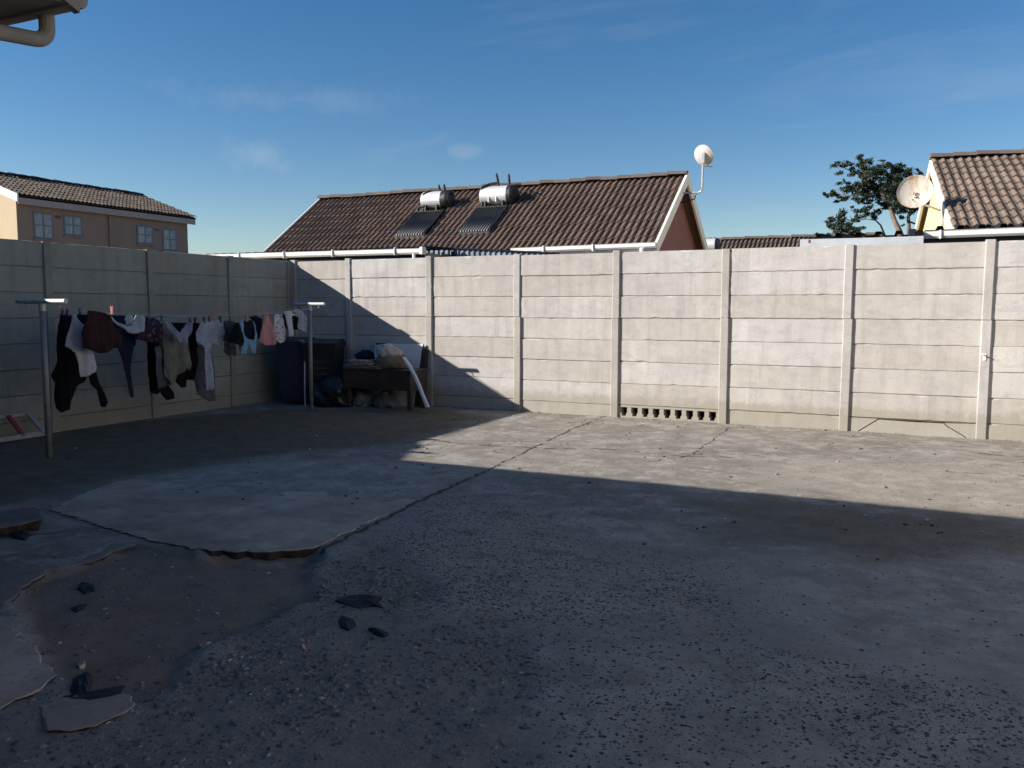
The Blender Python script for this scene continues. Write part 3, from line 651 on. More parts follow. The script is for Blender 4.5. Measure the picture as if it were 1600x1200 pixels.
# --- house behind the back wall
HX0, HX1, HYE, HZE, HYR, HZR = -14.78, -4.62, 16.5, 2.81, 18.98, 4.53
house = thing('tiled_house', 'maroon house with brown tiled roof and two solar water heaters behind the back wall', 'house', ((HX0+HX1)/2, 18.98, -0.14))
HYB = 2*HYR-HYE
wx0, wx1, wy0, wy1 = HX0+0.25, HX1-0.22, HYE+0.4, HYB-0.4; wz = HZE+0.12
tanp = (HZR-HZE)/(HYR-HYE)
gable = [(wy0, -0.14), (wy1, -0.14), (wy1, HZE+(HYB-wy1)*tanp-0.05), (HYR, HZR-0.05), (wy0, HZE+(wy0-HYE)*tanp-0.05)]
obj('wall', prism([(wx0, y, z) for y, z in gable], (wx1-wx0, 0, 0)), M['maroon'], house)
up = Vector((0, HYR-HYE, HZR-HZE)); SL = up.length; up.normalize(); upb = Vector((0, -(HYR-HYE), HZR-HZE)).normalized()
nf = Vector((1, 0, 0)).cross(up)
roof = obj('roof', prism([(HX0, HYE, HZE), (HX0, HYR, HZR), (HX0, HYB, HZE), (HX0, HYB, HZE-0.04), (HX0, HYR, HZR-0.05), (HX0, HYE, HZE-0.04)], (HX1-HX0, 0, 0)), M['tile'], house)
ncol = 34; w_ = (HX1-HX0)/ncol; nrow = 9; gz = SL/nrow
rT = random.Random(12)
TILE_A = matcopy(tile_mesh('roof_tile', w_+0.004, gz+0.05, 0.042, 2, 0.030), M['tile'])
tile_slope(roof, (HX0, HYE, HZE), (1, 0, 0), up, ncol, nrow, M['tile'], w_, gz, TILE_A, None, rT)
M['cap'] = tile_mat('brown_ridge_cap', (0.135, 0.100, 0.082), (0.12, 0.09, 0.075)); CAP_A = matcopy(CAP, M['cap'])
ridge_caps(roof, (HX0-0.02, HYR, HZR+0.005), (1, 0, 0), 26, (HX1-HX0)/26, CAP_A, M['tile_grey'], rT)
for xb, nm, th in ((HX1-0.002, 'barge_board', 0.05), (HX0-0.05, 'barge_board', 0.05)):
    for (ya, za, yb_, zb_) in ((HYE-0.04, HZE-0.02, HYR, HZR+0.015), (HYB+0.04, HZE-0.02, HYR, HZR+0.015)):
        obj(nm, prism([(xb, ya, za+0.07), (xb, yb_, zb_+0.07), (xb, yb_, zb_-(0.19 if xb > -10 else -0.02)), (xb, ya, za-(0.19 if xb > -10 else -0.02))], (th, 0, 0)), M['white_paint'] if xb > -10 else M['galv_dull'], house)
obj('fascia', prism([(HX0, HYE-0.004, HZE+0.0), (HX0, HYE-0.03, HZE), (HX0, HYE-0.03, HZE-0.2), (HX0, HYE-0.004, HZE-0.2)], (HX1-HX0, 0, 0)), M['white_paint'], house)
gt = obj('gutter', gutter_geo((-7.75, HYE-0.035, HZE+0.035), (HX1+0.04, HYE-0.035, HZE+0.06), 0.062), M['white_plastic'], house)
for x in (-7.0, -5.9): obj('gutter_joint', box((x, HYE-0.165, HZE-0.085), (x+0.03, HYE-0.02, HZE+0.062), 0.006), M['white_plastic'], gt)
dp = PY(1003, 393, HYE-0.1)
obj('downpipe', tube([(dp[0], HYE-0.10, HZE-0.05), (dp[0], HYE-0.10, HZE-0.28), (dp[0], HYE+0.3, HZE-0.55), (dp[0], HYE+0.3, -0.1)], 0.045, 10), M['white_plastic'], house)
cv = PY(857, 288, HYR+0.15)
ch = obj('roof_vent', box((cv[0]-0.14, HYR+0.02, HZR-0.1), (cv[0]+0.14, HYR+0.3, cv[2]+0.02), 0.01), M['tile_grey'], roof)
# solar water heaters
def heater(px_t0, px_t1, px_cap, panel_px, label):
    Yt = HYR-0.62
    a = PY(px_t0, 0, Yt)[0]; b_ = PY(px_t1, 0, Yt)[0]
    return a, b_
def on_roof(u, v, off=0.0):
    d = ray(u, v); o = np.array([0, 0, CAM_H]); s = (HZE+off-HYE*tanp-CAM_H)/(d[2]-d[1]*tanp); return o+d*s
M['tank'] = plain('brushed_steel_tank', (0.62, 0.62, 0.60), 0.42, 0.35, var=0.06, scale=3)
def water_heater(bl, br, tl, tr, tank_l, tank_r, cap_r, tank_cy, tank_r_px, vents, pipes, label):
    B0, B1, T0, T1 = [Vector(on_roof(*p, 0.12)) for p in (bl, br, tl, tr)]
    root = thing('solar_water_heater', label, 'water heater', tuple((B0+T1)/2), 'solar water heaters on the tiled roof')
    n = 11; side = Vector((1, 0, 0)); W = (B1.x-B0.x); x0 = (B0.x+T0.x)/2
    yb_, zb_ = B0.y, B0.z; yt, zt_ = T0.y, T0.z
    for k in range(n):
        x = x0+W*(k+0.5)/n; obj('solar_tube', tube([(x, yb_, zb_), (x, yt, zt_)], W/n*0.49, 8), M['glass_tube'], root, True)
        obj('tube_clip', box((x-0.009, yb_-0.040, zb_-0.015), (x+0.009, yb_-0.018, zb_+0.022), 0.003), M['galv_dull'], root)
    obj('bottom_rail', box((x0-0.03, yb_-0.018, zb_-0.10), (x0+W+0.03, yb_+0.035, zb_-0.005), 0.005), M['black_plastic'], root)
    bp = prism([(x0-0.01, yb_, zb_-0.05), (x0-0.01, yt, zt_-0.05), (x0-0.01, yt, zt_-0.065), (x0-0.01, yb_, zb_-0.065)], (W+0.02, 0, 0)); obj('back_sheet', bp, M['black_plastic'], root)
    for x in (x0-0.03, x0+W+0.005): obj('side_rail', prism([(x, yb_, zb_+0.03), (x, yt, zt_+0.03), (x, yt, zt_-0.11), (x, yb_, zb_-0.11)], (0.025, 0, 0)), M['black_plastic'], root)
    obj('header', box((x0-0.03, yt-0.03, zt_-0.09), (x0+W+0.03, yt+0.09, zt_+0.03), 0.01), M['black_plastic'], root)
    ty = yt+0.26; pl = PY(tank_l, tank_cy, ty); pr = PY(tank_r, tank_cy, ty); pc = PY(cap_r, tank_cy, ty); R = tank_r_px*ty/FPX*1.02; zc = (pl[2]+pr[2])/2
    nseg = 28
    obj('tank', tube([(pl[0], ty, zc), (pl[0]+0.012, ty, zc), (pr[0], ty, zc)], [R*0.97, R, R], nseg), M['tank'], root, False)
    e = pc[0]-pr[0]
    obj('end_cap', tube([(pr[0]+0.001, ty, zc), (pr[0]+e*0.55, ty, zc), (pr[0]+e*0.9, ty, zc), (pr[0]+e, ty, zc)], [R*1.03, R*1.03, R*0.9, R*0.6], nseg), M['black_plastic'], root, False)
    obj('end_cap', tube([(pl[0]-0.03, ty, zc), (pl[0]-0.001, ty, zc)], [R*0.85, R*0.99], nseg), M['tank'], root, False)
    for x in (pl[0]+0.12, pr[0]-0.1):
        obj('bracket', prism([(x, ty-0.22, zc-R*0.6), (x, ty+0.16, zc-R*0.6), (x, ty+0.20, zc-R-0.16+0.2*tanp), (x, ty-0.24, zc-R-0.20)], (0.03, 0, 0)), M['black_plastic'], root)
    for poly in pipes: obj('pipe', tube([PY(u, v, ty+dy_) for u, v, dy_ in poly], 0.035, 8), M['black_rubber'], root)
    for (u0, v0, u1, v1) in vents:
        obj('vent_pipe', tube([PY(u0, v0, ty), PY((u0+u1)/2, (v0+v1)/2, ty), PY(u1, v1+2, ty), PY(u1, v1-1, ty)], [0.034, 0.034, 0.03, 0.008], 8), M['black_rubber'], root)
    return root, pl, pr, ty, zc, R
water_heater((614, 368), (655, 368), (654, 332), (696, 331), 664, 693, 707, 313, 15.0,
    [(687, 300, 686, 289), (695, 299, 694, 288)],
    [[(666, 329, -0.1), (663, 322, -0.15), (662, 304, -0.15), (668, 300, -0.1), (676, 299, 0), (688, 298, 0)], [(653, 330, -0.2), (654, 324, -0.2), (664, 322, -0.2)], [(702, 300, 0), (709, 303, 0)]],
    'solar water heater with smaller-looking silver tank, the left one on the tiled roof')
rt, pl, pr, ty, zc, R = water_heater((716, 362), (760, 361), (750, 325), (800, 322), 756, 796, 807, 306, 16.0,
    [(779, 290, 776, 271), (796, 290, 795, 272)],
    [[(754, 320, -0.15), (753, 305, -0.15), (753, 293, -0.15), (765, 288, -0.05), (777, 286, 0)], [(784, 290.5, 0), (800, 289.5, 0), (807, 288, 0), (813, 288, 0)], [(803, 303, 0.05), (806, 290, 0.05)]],
    'solar water heater with tall twin vent pipes, the right one on the tiled roof')
for k in (0.33, 0.62): obj('tank_strap', box((pl[0]+(pr[0]-pl[0])*k, ty-R*0.9-0.03, zc-R*0.75), (pl[0]+(pr[0]-pl[0])*k+0.025, ty-R*0.75, zc-R*0.2), 0.004), M['white_plastic'], rt)
# satellite dish on pole
def dish(name, c, nrm, R, depth, mat, parent):
    nrm = Vector(nrm).normalized(); a = nrm.cross(Vector((0, 0, 1))).normalized(); b_ = a.cross(nrm); V = []; F = []; K = 6; n = 36; c = Vector(c)
    for side in (0, 1):
        for k in range(K+1):
            rr_ = R*k/K
            for i in range(n):
                an = 2*math.pi*i/n; V.append(c+a*math.cos(an)*rr_+b_*math.sin(an)*rr_+nrm*(depth*(k/K)**2-side*0.012+(0.010 if k == K and side == 0 else 0)))
    for side in (0, 1):
        o = side*(K+1)*n
        for k in range(K):
            for i in range(n):
                q = (o+k*n+i, o+k*n+(i+1) % n, o+(k+1)*n+(i+1) % n, o+(k+1)*n+i); F.append(q if side == 0 else q[::-1])
    o0 = K*n; o1 = (K+1)*n+K*n
    for i in range(n): F.append((o0+i, o1+i, o1+(i+1) % n, o0+(i+1) % n))
    return obj(name, (V, F), mat, parent)
m, t, b = nodes('rusty_white_dish'); pos = N(t, 'ShaderNodeNewGeometry').outputs['Position']
f = noise(t, mapped(t, pos, (6, 6, 2.2)), 1.2, 6, 0.7); c = mix(t, ramp(t, f, 0.50, 0, 0.66, 0.9), (0.50, 0.455, 0.385), (0.36, 0.16, 0.065))
t.links.new(c, b.inputs['Base Color']); b.inputs['Roughness'].default_value = 0.6; M['dish_rust'] = m
M['dish'] = plain('off_white_dish', (0.55, 0.52, 0.48), 0.5, var=0.08, scale=5)
yd = HYR-0.45
c0 = PY(1098, 244, yd); Rd = 16.5*yd/FPX*0.93*1.06
dt = thing('satellite_dish', 'round off-white satellite dish on a bent pole at the gable end', 'satellite dish', tuple(PY(1083, 300, yd)))
dish('reflector', c0, (0.32, 1, 0.55), Rd, 0.06, M['dish'], dt)
pb = PY(1097, 297, yd-0.05); pt = PY(1099, 240, yd-0.05); pw = PY(1078, 301, yd)
obj('pole', tube([(HX1-0.2, yd, pw[2]), pw]+list(arc(PY(1090, 301, yd), PY(1098, 300, yd), pb+np.array([0, 0, 0.06])))+[pt], 0.022, 8), M['galv'], dt)
obj('brace', tube([(HX1-0.2, yd, pw[2]-0.25), PY(1085, 311, yd), PY(1088, 301.5, yd)], 0.014, 8), M['black_plastic'], dt)
obj('clamp', box(Vector(pt)-Vector((0.04, 0.03, 0.22)), Vector(pt)+Vector((0.04, 0.10, 0.02)), 0.01), M['galv'], dt)
obj('lnb_arm', tube([Vector(c0)+Vector((0, 0.02, -Rd*0.9)), Vector(c0)+Vector((0.12, 0.40, -Rd*0.75))], 0.012, 8), M['galv'], dt)

# --- right-hand house (yellow gable), turned a little
RA = math.radians(5.0); ax = Vector((math.cos(RA), math.sin(RA), 0)); dn = Vector((math.sin(RA), -math.cos(RA), 0))
RP = Vector((0.31, 18.98, 4.53)); RUN, DROP = 3.48, 1.66; RL = 5.2
rh = thing('tiled_house', 'yellow-gabled house with grey-brown tiled roof at the right edge', 'house', (RP.x+2.5, RP.y, -0.14))
def rp(a, run, z): return RP+ax*a+dn*run+Vector((0, 0, z-RP.z))
ez = RP.z-DROP
gb = [rp(0.12, RUN-0.45, -0.14), rp(0.12, RUN-0.45, ez+0.15), rp(0.12, 0, RP.z-0.1), rp(0.12, -RUN+0.45, ez+0.15), rp(0.12, -RUN+0.45, -0.14)]
obj('wall', prism(gb, ax*(RL-0.3)), M['yellow'], rh)
rroof = obj('roof', prism([rp(0, RUN, ez), rp(0, 0, RP.z), rp(0, -RUN, ez), rp(0, -RUN, ez-0.05), rp(0, 0, RP.z-0.05), rp(0, RUN, ez-0.05)], ax*RL), M['tile_grey'], rh)
upr = (rp(0, 0, RP.z)-rp(0, RUN, ez)); SLr = upr.length; upr.normalize(); nr_ = 11; nc_ = 17; wr = RL/nc_
TILE_B = matcopy(tile_mesh('roof_tile', wr+0.004, SLr/nr_+0.05, 0.034, 2, 0.032, 16), M['tile_grey'])
tile_slope(rroof, rp(0, RUN, ez), ax, upr, nc_, nr_, M['tile_grey'], wr, SLr/nr_, TILE_B, None, random.Random(31))
ridge_caps(rroof, rp(-0.02, 0, RP.z+0.005), ax, 13, RL/13, CAP_A, M['tile_grey'], random.Random(33))
for s, z_ in ((1, 0), (-1, 0)):
    e0 = rp(-0.03, s*(RUN+0.02), ez+0.0); e1 = rp(-0.03, 0, RP.z+0.0)
    e2 = e1-Vector((0, 0, 0.2)); e3 = e0-Vector((0, 0, 0.2))
    obj('barge_board', prism([e0, e1, e2, e3], ax*0.05), M['white_paint'], rh)

# dish on the right-hand house gable, facing the yard
cR = PY(1430, 301, 16.3); RdR = 25.5*16.3*0.905/FPX*1.0
dR = thing('satellite_dish', 'large rust-streaked white satellite dish bracketed to the yellow gable', 'satellite dish', tuple(cR))
dnr = Vector((-cR[0]-1.2, -cR[1]+2, 2.2)).normalized()
dish('reflector', cR, dnr, RdR, 0.075, M['dish_rust'], dR)
wallp = rp(0.12, 1.4, 0); wp = Vector((wallp.x, wallp.y, cR[2]-0.16))
obj('bracket_arm', tube([Vector(cR)-dnr*0.03+Vector((0, 0, -0.14)), wp+Vector((-0.1, 0, -0.02)), wp+Vector((0.05, 0, 0))], 0.022, 8), M['galv'], dR)
obj('wall_bracket', box(wp+Vector((-0.05, -0.03, -0.30)), wp+Vector((0.03, 0.03, 0.22)), 0.004), M['galv'], dR)
fR = Vector(cR)+dnr*0.012; aR = dnr.cross(Vector((0, 0, 1))).normalized(); bR = aR.cross(dnr)
lt = Geo(); rl = random.Random(8)
for k, (sx, sy, ln) in enumerate([(-.02, -.02, .05), (0.03, -.05, .045), (0.02, -.09, .05), (-.03, -.13, .03), (0.04, -.02, .03), (-0.08, -.16, .03), (0.0, -.17, .025), (0.05, -.10, .03)]):
    p = fR+aR*-sx+bR*sy+dnr*0.012; d1 = (aR*rl.uniform(-0.6, 1)+bR*rl.uniform(-0.3, 1)).normalized()*ln*0.5; d2 = d1.cross(dnr).normalized()*0.007
    lt.add(*prism([p-d1-d2, p+d1-d2, p+d1+d2, p-d1+d2], dnr*0.004))
obj('worn_lettering', lt, M['black_plastic'], dR)

# --- lean-to shed between the wall and the right-hand house
shed = thing('lean_to_shed', 'dark sheet-roofed lean-to with zinc flashing and white gutter behind right wall', 'shed', (1.0, 13.5, -0.14))
def sheet(x0, x1, ya, za, yb_, zb_, pitch, rib, mat, name, parent, th=0.004, sk=0.0):
    prof = []; x = x0
    while x < x1-1e-6:
        prof += [(x, 0), (x+pitch*0.55, 0), (x+pitch*0.62, rib), (x+pitch*0.88, rib), (x+pitch*0.95, 0)]; x += pitch
    prof.append((x1, 0)); V = []; F = []; n = len(prof)
    for (y, z, s) in ((ya, za, 0), (yb_, zb_, 0), (ya, za-th, 0), (yb_, zb_-th, 0)):
        for (xx, r_) in prof: V.append((xx, y, z+r_))
    for i in range(n-1): F += [(i, i+1, n+i+1, n+i), (2*n+i, 3*n+i, 3*n+i+1, 2*n+i+1), (i, 2*n+i, 2*n+i+1, i+1)]
    return obj(name, (V, F), mat, parent)
fl0, fl1 = PY(1250, 374, 12.3), PY(1443, 370, 12.3)
sheet(fl0[0]+0.05, 0.16, 12.44, fl0[2]+0.030, 14.6, fl0[2]+0.16, 0.25, 0.055, M['dark_sheet'], 'roof_sheet', shed)
g0 = PY(1431, 363, 12.95); g1_ = PY(1600, 353, 12.95)
sheet(0.17, 4.6, 12.90, g0[2]+0.024, 15.2, g0[2]+0.12, 0.25, 0.050, M['dark_sheet'], 'roof_sheet', shed)
obj('wall', box((fl0[0]+0.1, 12.55, -0.14), (0.14, 14.5, fl0[2]-0.06)), M['cream'], shed)
obj('wall', box((0.2, 13.15, -0.14), (4.5, 15.0, g0[2]-0.08)), M['cream'], shed)
fz = fl0[2]
fp = [(fl0[0], 12.3, fz), (fl0[0]+0.5, 12.298, fz-0.002), (0.15, 12.3, fz-0.012), (0.155, 12.3, fz-0.155), (fl0[0]+0.7, 12.296, fz-0.15), (fl0[0], 12.3, fz-0.16)]
obj('flashing', prism(fp, (0, 0.006, 0)), M['galv_dull'], shed)
obj('flashing_top', box((fl0[0], 12.306, fz-0.012), (0.15, 12.42, fz-0.006)), M['galv_dull'], shed)
rs_ = PY(1264, 376, 12.29); obj('rust_patch', box((rs_[0]-0.01, 12.291, rs_[2]-0.03), (rs_[0]+0.012, 12.2965, rs_[2]+0.015), 0.004), plain('orange_rust', (0.28, 0.09, 0.04), 0.9, var=0.4, scale=30), shed)
gs = obj('gutter', gutter_geo((g0[0], 12.92, g0[2]), (4.6, 12.92, g0[2]+0.03), 0.058), M['white_plastic'], shed)
obj('gutter_joint', box((0.35, 12.80, g0[2]-0.11), (0.375, 12.93, g0[2]+0.012), 0.005), M['white_plastic'], gs)
obj('fascia', box((g0[0]+0.02, 12.935, g0[2]-0.26), (4.6, 12.96, g0[2]-0.03)), M['black_plastic'], shed)
obj('end_block', box((-0.03, 12.40, fz-0.005), (0.06, 12.92, fz+0.10), 0.008), M['dark_sheet'], shed)

# --- lean-to and gutter between back wall and centre house
lean = thing('lean_to_shed', 'low lean-to with long white gutter and blue-grey sheet side, under the tiled roof', 'shed', (-9.5, 13.2, -0.14))
ga = PY(314, 398, 12.35); gb_ = PY(662, 395, 12.35)
gq = obj('gutter', gutter_geo((ga[0], 12.35, 2.585), (gb_[0], 12.35, 2.565), 0.055), M['white_plastic'], lean)
for u in (376, 446, 522, 619): 
    x = PY(u, 398, 12.3)[0]; obj('gutter_joint', box((x-0.012, 12.235, 2.462), (x+0.012, 12.352, 2.598), 0.004), M['galv_dull'], gq)
obj('gutter_stop', box((gb_[0]-0.02, 12.235, 2.46), (gb_[0]+0.05, 12.36, 2.59), 0.01), M['white_plastic'], gq)
obj('gutter_outlet', tube([(gb_[0]-0.16, 12.30, 2.49), (gb_[0]-0.16, 12.30, 2.40)], 0.03, 10), M['white_plastic'], gq)
obj('fascia', box((ga[0], 12.353, 2.40), (gb_[0], 12.38, 2.575)), M['dark_sheet'], lean)
sheet(ga[0], gb_[0]-0.02, 12.36, 2.578, 13.2, 2.60, 0.2, 0.03, M['dark_sheet'], 'roof_sheet', lean)
obj('wall', box((ga[0]+0.15, 12.75, -0.14), (gb_[0]-0.15, 13.15, 2.52)), M['cream'], lean)
def wall_sheet(p0, p1, zt0, zt1, pitch, rib, mat, name, parent):
    p0, p1 = Vector(p0), Vector(p1); L_ = (p1-p0).length; d = (p1-p0)/L_; nrm = Vector((d.y, -d.x, 0)); prof = []; x = 0
    while x < L_-pitch: prof += [(x, 0), (x+pitch*0.45, 0), (x+pitch*0.58, rib), (x+pitch*0.85, rib)]; x += pitch
    V = []; F = []
    for (a, o_) in prof:
        q = p0+d*a+nrm*o_; V += [(q.x, q.y, -0.14), (q.x, q.y, zt0+(zt1-zt0)*a/L_)]
    for i in range(len(prof)-1): F.append((2*i, 2*i+2, 2*i+3, 2*i+1))
    return obj(name, (V, F), mat, parent)
q0 = PY(655, 386, 13.3); q1 = PY(872, 396, 13.3)
wall_sheet((q0[0], 13.3, 0), (q1[0], 13.3, 0), q0[2], q1[2], 0.105, 0.022, M['blue_sheet'], 'side_sheet', lean)
obj('cap_flashing', prism([(q0[0], 13.25, q0[2]+0.02), (q1[0], 13.25, q1[2]+0.015), (q1[0], 13.25, q1[2]-0.004), (q0[0], 13.25, q0[2]-0.004)], (0, 0.12, 0)), M['dark_sheet'], lean)
xp = PY(707, 395, 13.26)[0]; obj('timber_batten', box((xp-0.02, 13.24, 0), (xp+0.03, 13.275, q0[2]-0.05)), M['wood_dark'], lean)

# --- double storey house beyond the left wall
LX = -25.0
def lp(u, v): return PX(u, v, LX)
lh = thing('double_storey_house', 'beige double-storey house with tiled roof beyond the left wall', 'house', (LX-2.6, 20.6, -0.14))
ly0, ly1 = lp(26, 320)[1], lp(293, 360)[1]; lez = 5.0; lrz = 5.90; lrx = LX-2.62
lsec = [(LX, -0.14), (LX, lez-0.02), (lrx, lrz-0.08), (2*lrx-LX, lez-0.02), (2*lrx-LX, -0.14)]
obj('wall', prism([(x, ly0, z) for x, z in lsec], (0, ly1-ly0, 0)), M['peach'], lh)
obj('gable_wall', prism([(x, ly0-0.02, z) for x, z in lsec], (0, 0.019, 0)), plain('apricot_plaster', (0.47, 0.365, 0.235), 0.9, var=0.06, scale=2), lh)
ox = 0.22; lt0, lt1 = ly0-0.12, ly1+0.22; tl = (lrz-lez)/(LX-lrx)
lroof = obj('roof', prism([(LX+ox, lt0, lez-ox*tl+0.06), (lrx, lt0, lrz+0.06), (2*lrx-LX-ox, lt0, lez-ox*tl+0.06), (2*lrx-LX-ox, lt0, lez-ox*tl), (lrx, lt0, lrz), (LX+ox, lt0, lez-ox*tl)], (0, lt1-lt0, 0)), M['tile_far'], lh)
e0 = Vector((LX+ox, lt0, lez-ox*tl+0.065)); e1 = Vector((lrx, lt0, lrz+0.065)); upl = e1-e0; sll = upl.length; upl.normalize(); ncl = 23; nrl = 8
TILE_C = matcopy(tile_mesh('roof_tile', (lt1-lt0)/ncl+0.004, sll/nrl+0.05, 0.045, 2, 0.04), M['tile_far'])
tile_slope(lroof, e0, (0, 1, 0), upl, ncl, nrl, M['tile_far'], (lt1-lt0)/ncl, sll/nrl, TILE_C, None, random.Random(41))
CAP_B = matcopy(CAP, M['dark_sheet'])
ridge_caps(lroof, (lrx, lt0, lrz+0.075), (0, 1, 0), 17, (lt1-lt0)/17, CAP_B, M['dark_sheet'], random.Random(42))
obj('fascia', box((LX+ox-0.03, lt0+0.02, lez-ox*tl-0.20), (LX+ox, lt1-0.02, lez-ox*tl+0.055), 0.006), plain('grey_fascia', (0.30, 0.26, 0.25), 0.7), lh)
for yy, mt in ((lt0-0.045, M['white_paint']),):
    obj('barge_board', prism([(LX+ox+0.05, yy, lez-ox*tl+0.10), (lrx, yy, lrz+0.12), (lrx, yy, lrz-0.1), (LX+ox+0.05, yy, lez-ox*tl-0.14)], (0, 0.05, 0)), mt, lh)
def window(px0, px1, ncas):
    y0, z1 = lp(*px0)[1:]; y1, z0 = lp(*px1)[1:]
    wn = obj('window', box((LX+0.001, y0-0.03, z0-0.03), (LX+0.02, y1+0.03, z1+0.03), 0.004), M['window_frame'], lh)
    for k in range(ncas):
        a = y0+(y1-y0)*k/ncas; b2 = y0+(y1-y0)*(k+1)/ncas; zm_ = z0+(z1-z0)*0.52
        for (za, zb2) in ((z0, zm_), (zm_, z1)):
            obj('pane', box((LX+0.012, a+0.03, za+0.02), (LX+0.024, b2-0.03, zb2-0.02)), M['curtain'] if (k+ncas) % 2 else M['glass_pane'], wn)
    obj('sill', box((LX+0.001, y0-0.06, z0-0.09), (LX+0.07, y1+0.06, z0-0.035), 0.006), M['peach'], wn)
m, t, b = nodes('curtained_glass'); pos = N(t, 'ShaderNodeNewGeometry').outputs['Position']
t.links.new(ramp(t, noise(t, mapped(t, pos, (1, 14, 1)), 1.0, 3), 0.3, (0.09, 0.11, 0.13), 0.7, (0.26, 0.29, 0.32)), b.inputs['Base Color']); b.inputs['Roughness'].default_value = 0.12; M['glass_pane'] = m
for a, b2, n in (((52, 332), (82, 373), 2), ((100, 337), (127, 368), 2), ((214, 353), (238, 381), 2), ((254, 358), (275, 391), 2)): window(a, b2, n)
yp = lp(170, 350)[1]; obj('downpipe', tube([(LX+0.05, yp, lez-0.25), (LX+0.05, yp, 0)], 0.035, 8), M['peach'], lh)
for u, v in ((90, 339), (245, 359)):
    p_ = lp(u, v); obj('air_brick', box((LX+0.001, p_[1]-0.1, p_[2]-0.045), (LX+0.012, p_[1]+0.1, p_[2]+0.04), 0.003), M['tile_far'], lh)

# --- far tiled house between the two
fh = thing('tiled_house', 'distant low brown roof showing just above the wall, left of the zinc flashing', 'house', (-4.5, 31.5, -0.14))
fa, fb2 = PY(1120, 376, 31.0), PY(1262, 371, 31.0)
obj('wall', box((fa[0]-0.4, 29.2, -0.14), (fb2[0]+2.5, 32.8, 2.6)), M['cream'], fh)
fzr = fa[2]; fro = obj('roof', prism([(fa[0]-0.6, 28.8, 2.62), (fa[0]-0.6, 31.0, fzr), (fa[0]-0.6, 33.2, 2.62)], (fb2[0]+3-fa[0], 0, 0)), M['tile_far'], fh)
u_ = Vector((0, 2.2, fzr-2.62)); sf = u_.length; u_.normalize(); nfc = 20
TILE_D = matcopy(tile_mesh('roof_tile', 0.304, sf/7+0.05, 0.05, 2, 0.04), M['tile_far'])
tile_slope(fro, (fa[0]-0.6, 28.8, 2.63), (1, 0, 0), u_, nfc, 7, M['tile_far'], 0.3, sf/7, TILE_D, None, random.Random(51))
ridge_caps(fro, (fa[0]-0.6, 31.0, fzr+0.0), (1, 0, 0), 15, 0.4, CAP_A, M['tile_far'], random.Random(52))
ht = PY(1109, 383, 28.2); tk = thing('solar_water_heater', 'far-off pale tank with black end beside the maroon gable, above the wall', 'water heater', (ht[0], 28.2, ht[2]-0.4))
obj('tank', tube([(ht[0]-0.25, 28.2, ht[2]), (ht[0]+0.20, 28.2, ht[2])], 0.22, 20), M['tank'], tk)
obj('end_cap', tube([(ht[0]+0.201, 28.2, ht[2]), (ht[0]+0.30, 28.2, ht[2])], [0.225, 0.2], 20), M['black_plastic'], tk)
for u in (1110.5, 1117): obj('vent_pipe', tube([PY(u, 379, 28.2), PY(u, 371, 28.2)], 0.025, 6), M['black_rubber'], tk)
obj('pipe', tube([PY(1101, 376, 28.2), PY(1106, 375, 28.2), PY(1111, 375, 28.2)], 0.02, 6), M['black_rubber'], tk)
obj('stand', box((ht[0]-0.2, 28.1, 2.2), (ht[0]+0.2, 28.9, ht[2]-0.18)), M['black_plastic'], tk)

# ------------------------------------------------------------------ own house at the left behind the camera
M['eave'] = plain('weathered_eave_paint', (0.25, 0.225, 0.185), 0.7, var=0.12, scale=6)
own = thing('own_house', 'eave corner of a house with gutter and downpipe at the top left', 'house', (-6.5, -1.5, 0))
OX1, OY, OZ = -4.11, 3.20, 3.165
ORY = -1.6; OTAN = 0.45; orz = OZ+0.10+(OY-ORY)*OTAN; OYB = 2*ORY-OY
osec = [(2.62, -0.1), (2.62, OZ+0.12), (ORY, orz-0.15), (OYB+0.6, OZ+0.12), (OYB+0.6, -0.1)]
obj('wall', prism([(-13.4, y, z) for y, z in osec], (9.13, 0, 0)), M['maroon'], own)
oroof = obj('roof', prism([(-13.5, OY+0.02, OZ+0.075), (-13.5, ORY, orz), (-13.5, OYB, OZ+0.075), (-13.5, OYB, OZ+0.03), (-13.5, ORY, orz-0.05), (-13.5, OY+0.02, OZ+0.03)], (OX1+13.5, 0, 0)), M['tile'], own)
obj('soffit', box((-13.4, 2.63, OZ+0.005), (OX1-0.03, OY-0.03, OZ+0.022)), M['eave'], own)
obj('fascia', box((-13.4, OY-0.03, OZ-0.01), (OX1, OY-0.002, OZ+0.07), 0.003), M['eave'], own)
og = obj('gutter', gutter_geo((-13.4, OY, OZ+0.085), (OX1+0.0, OY, OZ+0.085), 0.05, (0, 1, 0)), M['eave'], own)
for (ya, yb_) in ((OY+0.03, ORY), (OYB-0.03, ORY)):
    obj('barge_board', prism([(OX1-0.04, ya, OZ+0.12), (OX1-0.04, yb_, orz+0.05), (OX1-0.04, yb_, orz-0.16), (OX1-0.04, ya, OZ-0.03)], (0.045, 0, 0)), M['eave'], own)
xo = PY(73, 30, OY+0.045)[0]; zo = OZ-0.145
obj('downpipe', tube([(xo, OY+0.045, OZ+0.0), (xo, OY+0.045, zo+0.08)]+arc((xo, OY+0.045, zo+0.08), (xo, OY+0.045, zo), (xo, OY-0.06, zo-0.005), 6)+[(xo, 2.72, zo-0.05)]+arc((xo, 2.72, zo-0.05), (xo, 2.66, zo-0.05), (xo, 2.665, zo-0.14), 4)+[(xo, 2.665, 0.05)], 0.042, 14), M['eave'], own, False)

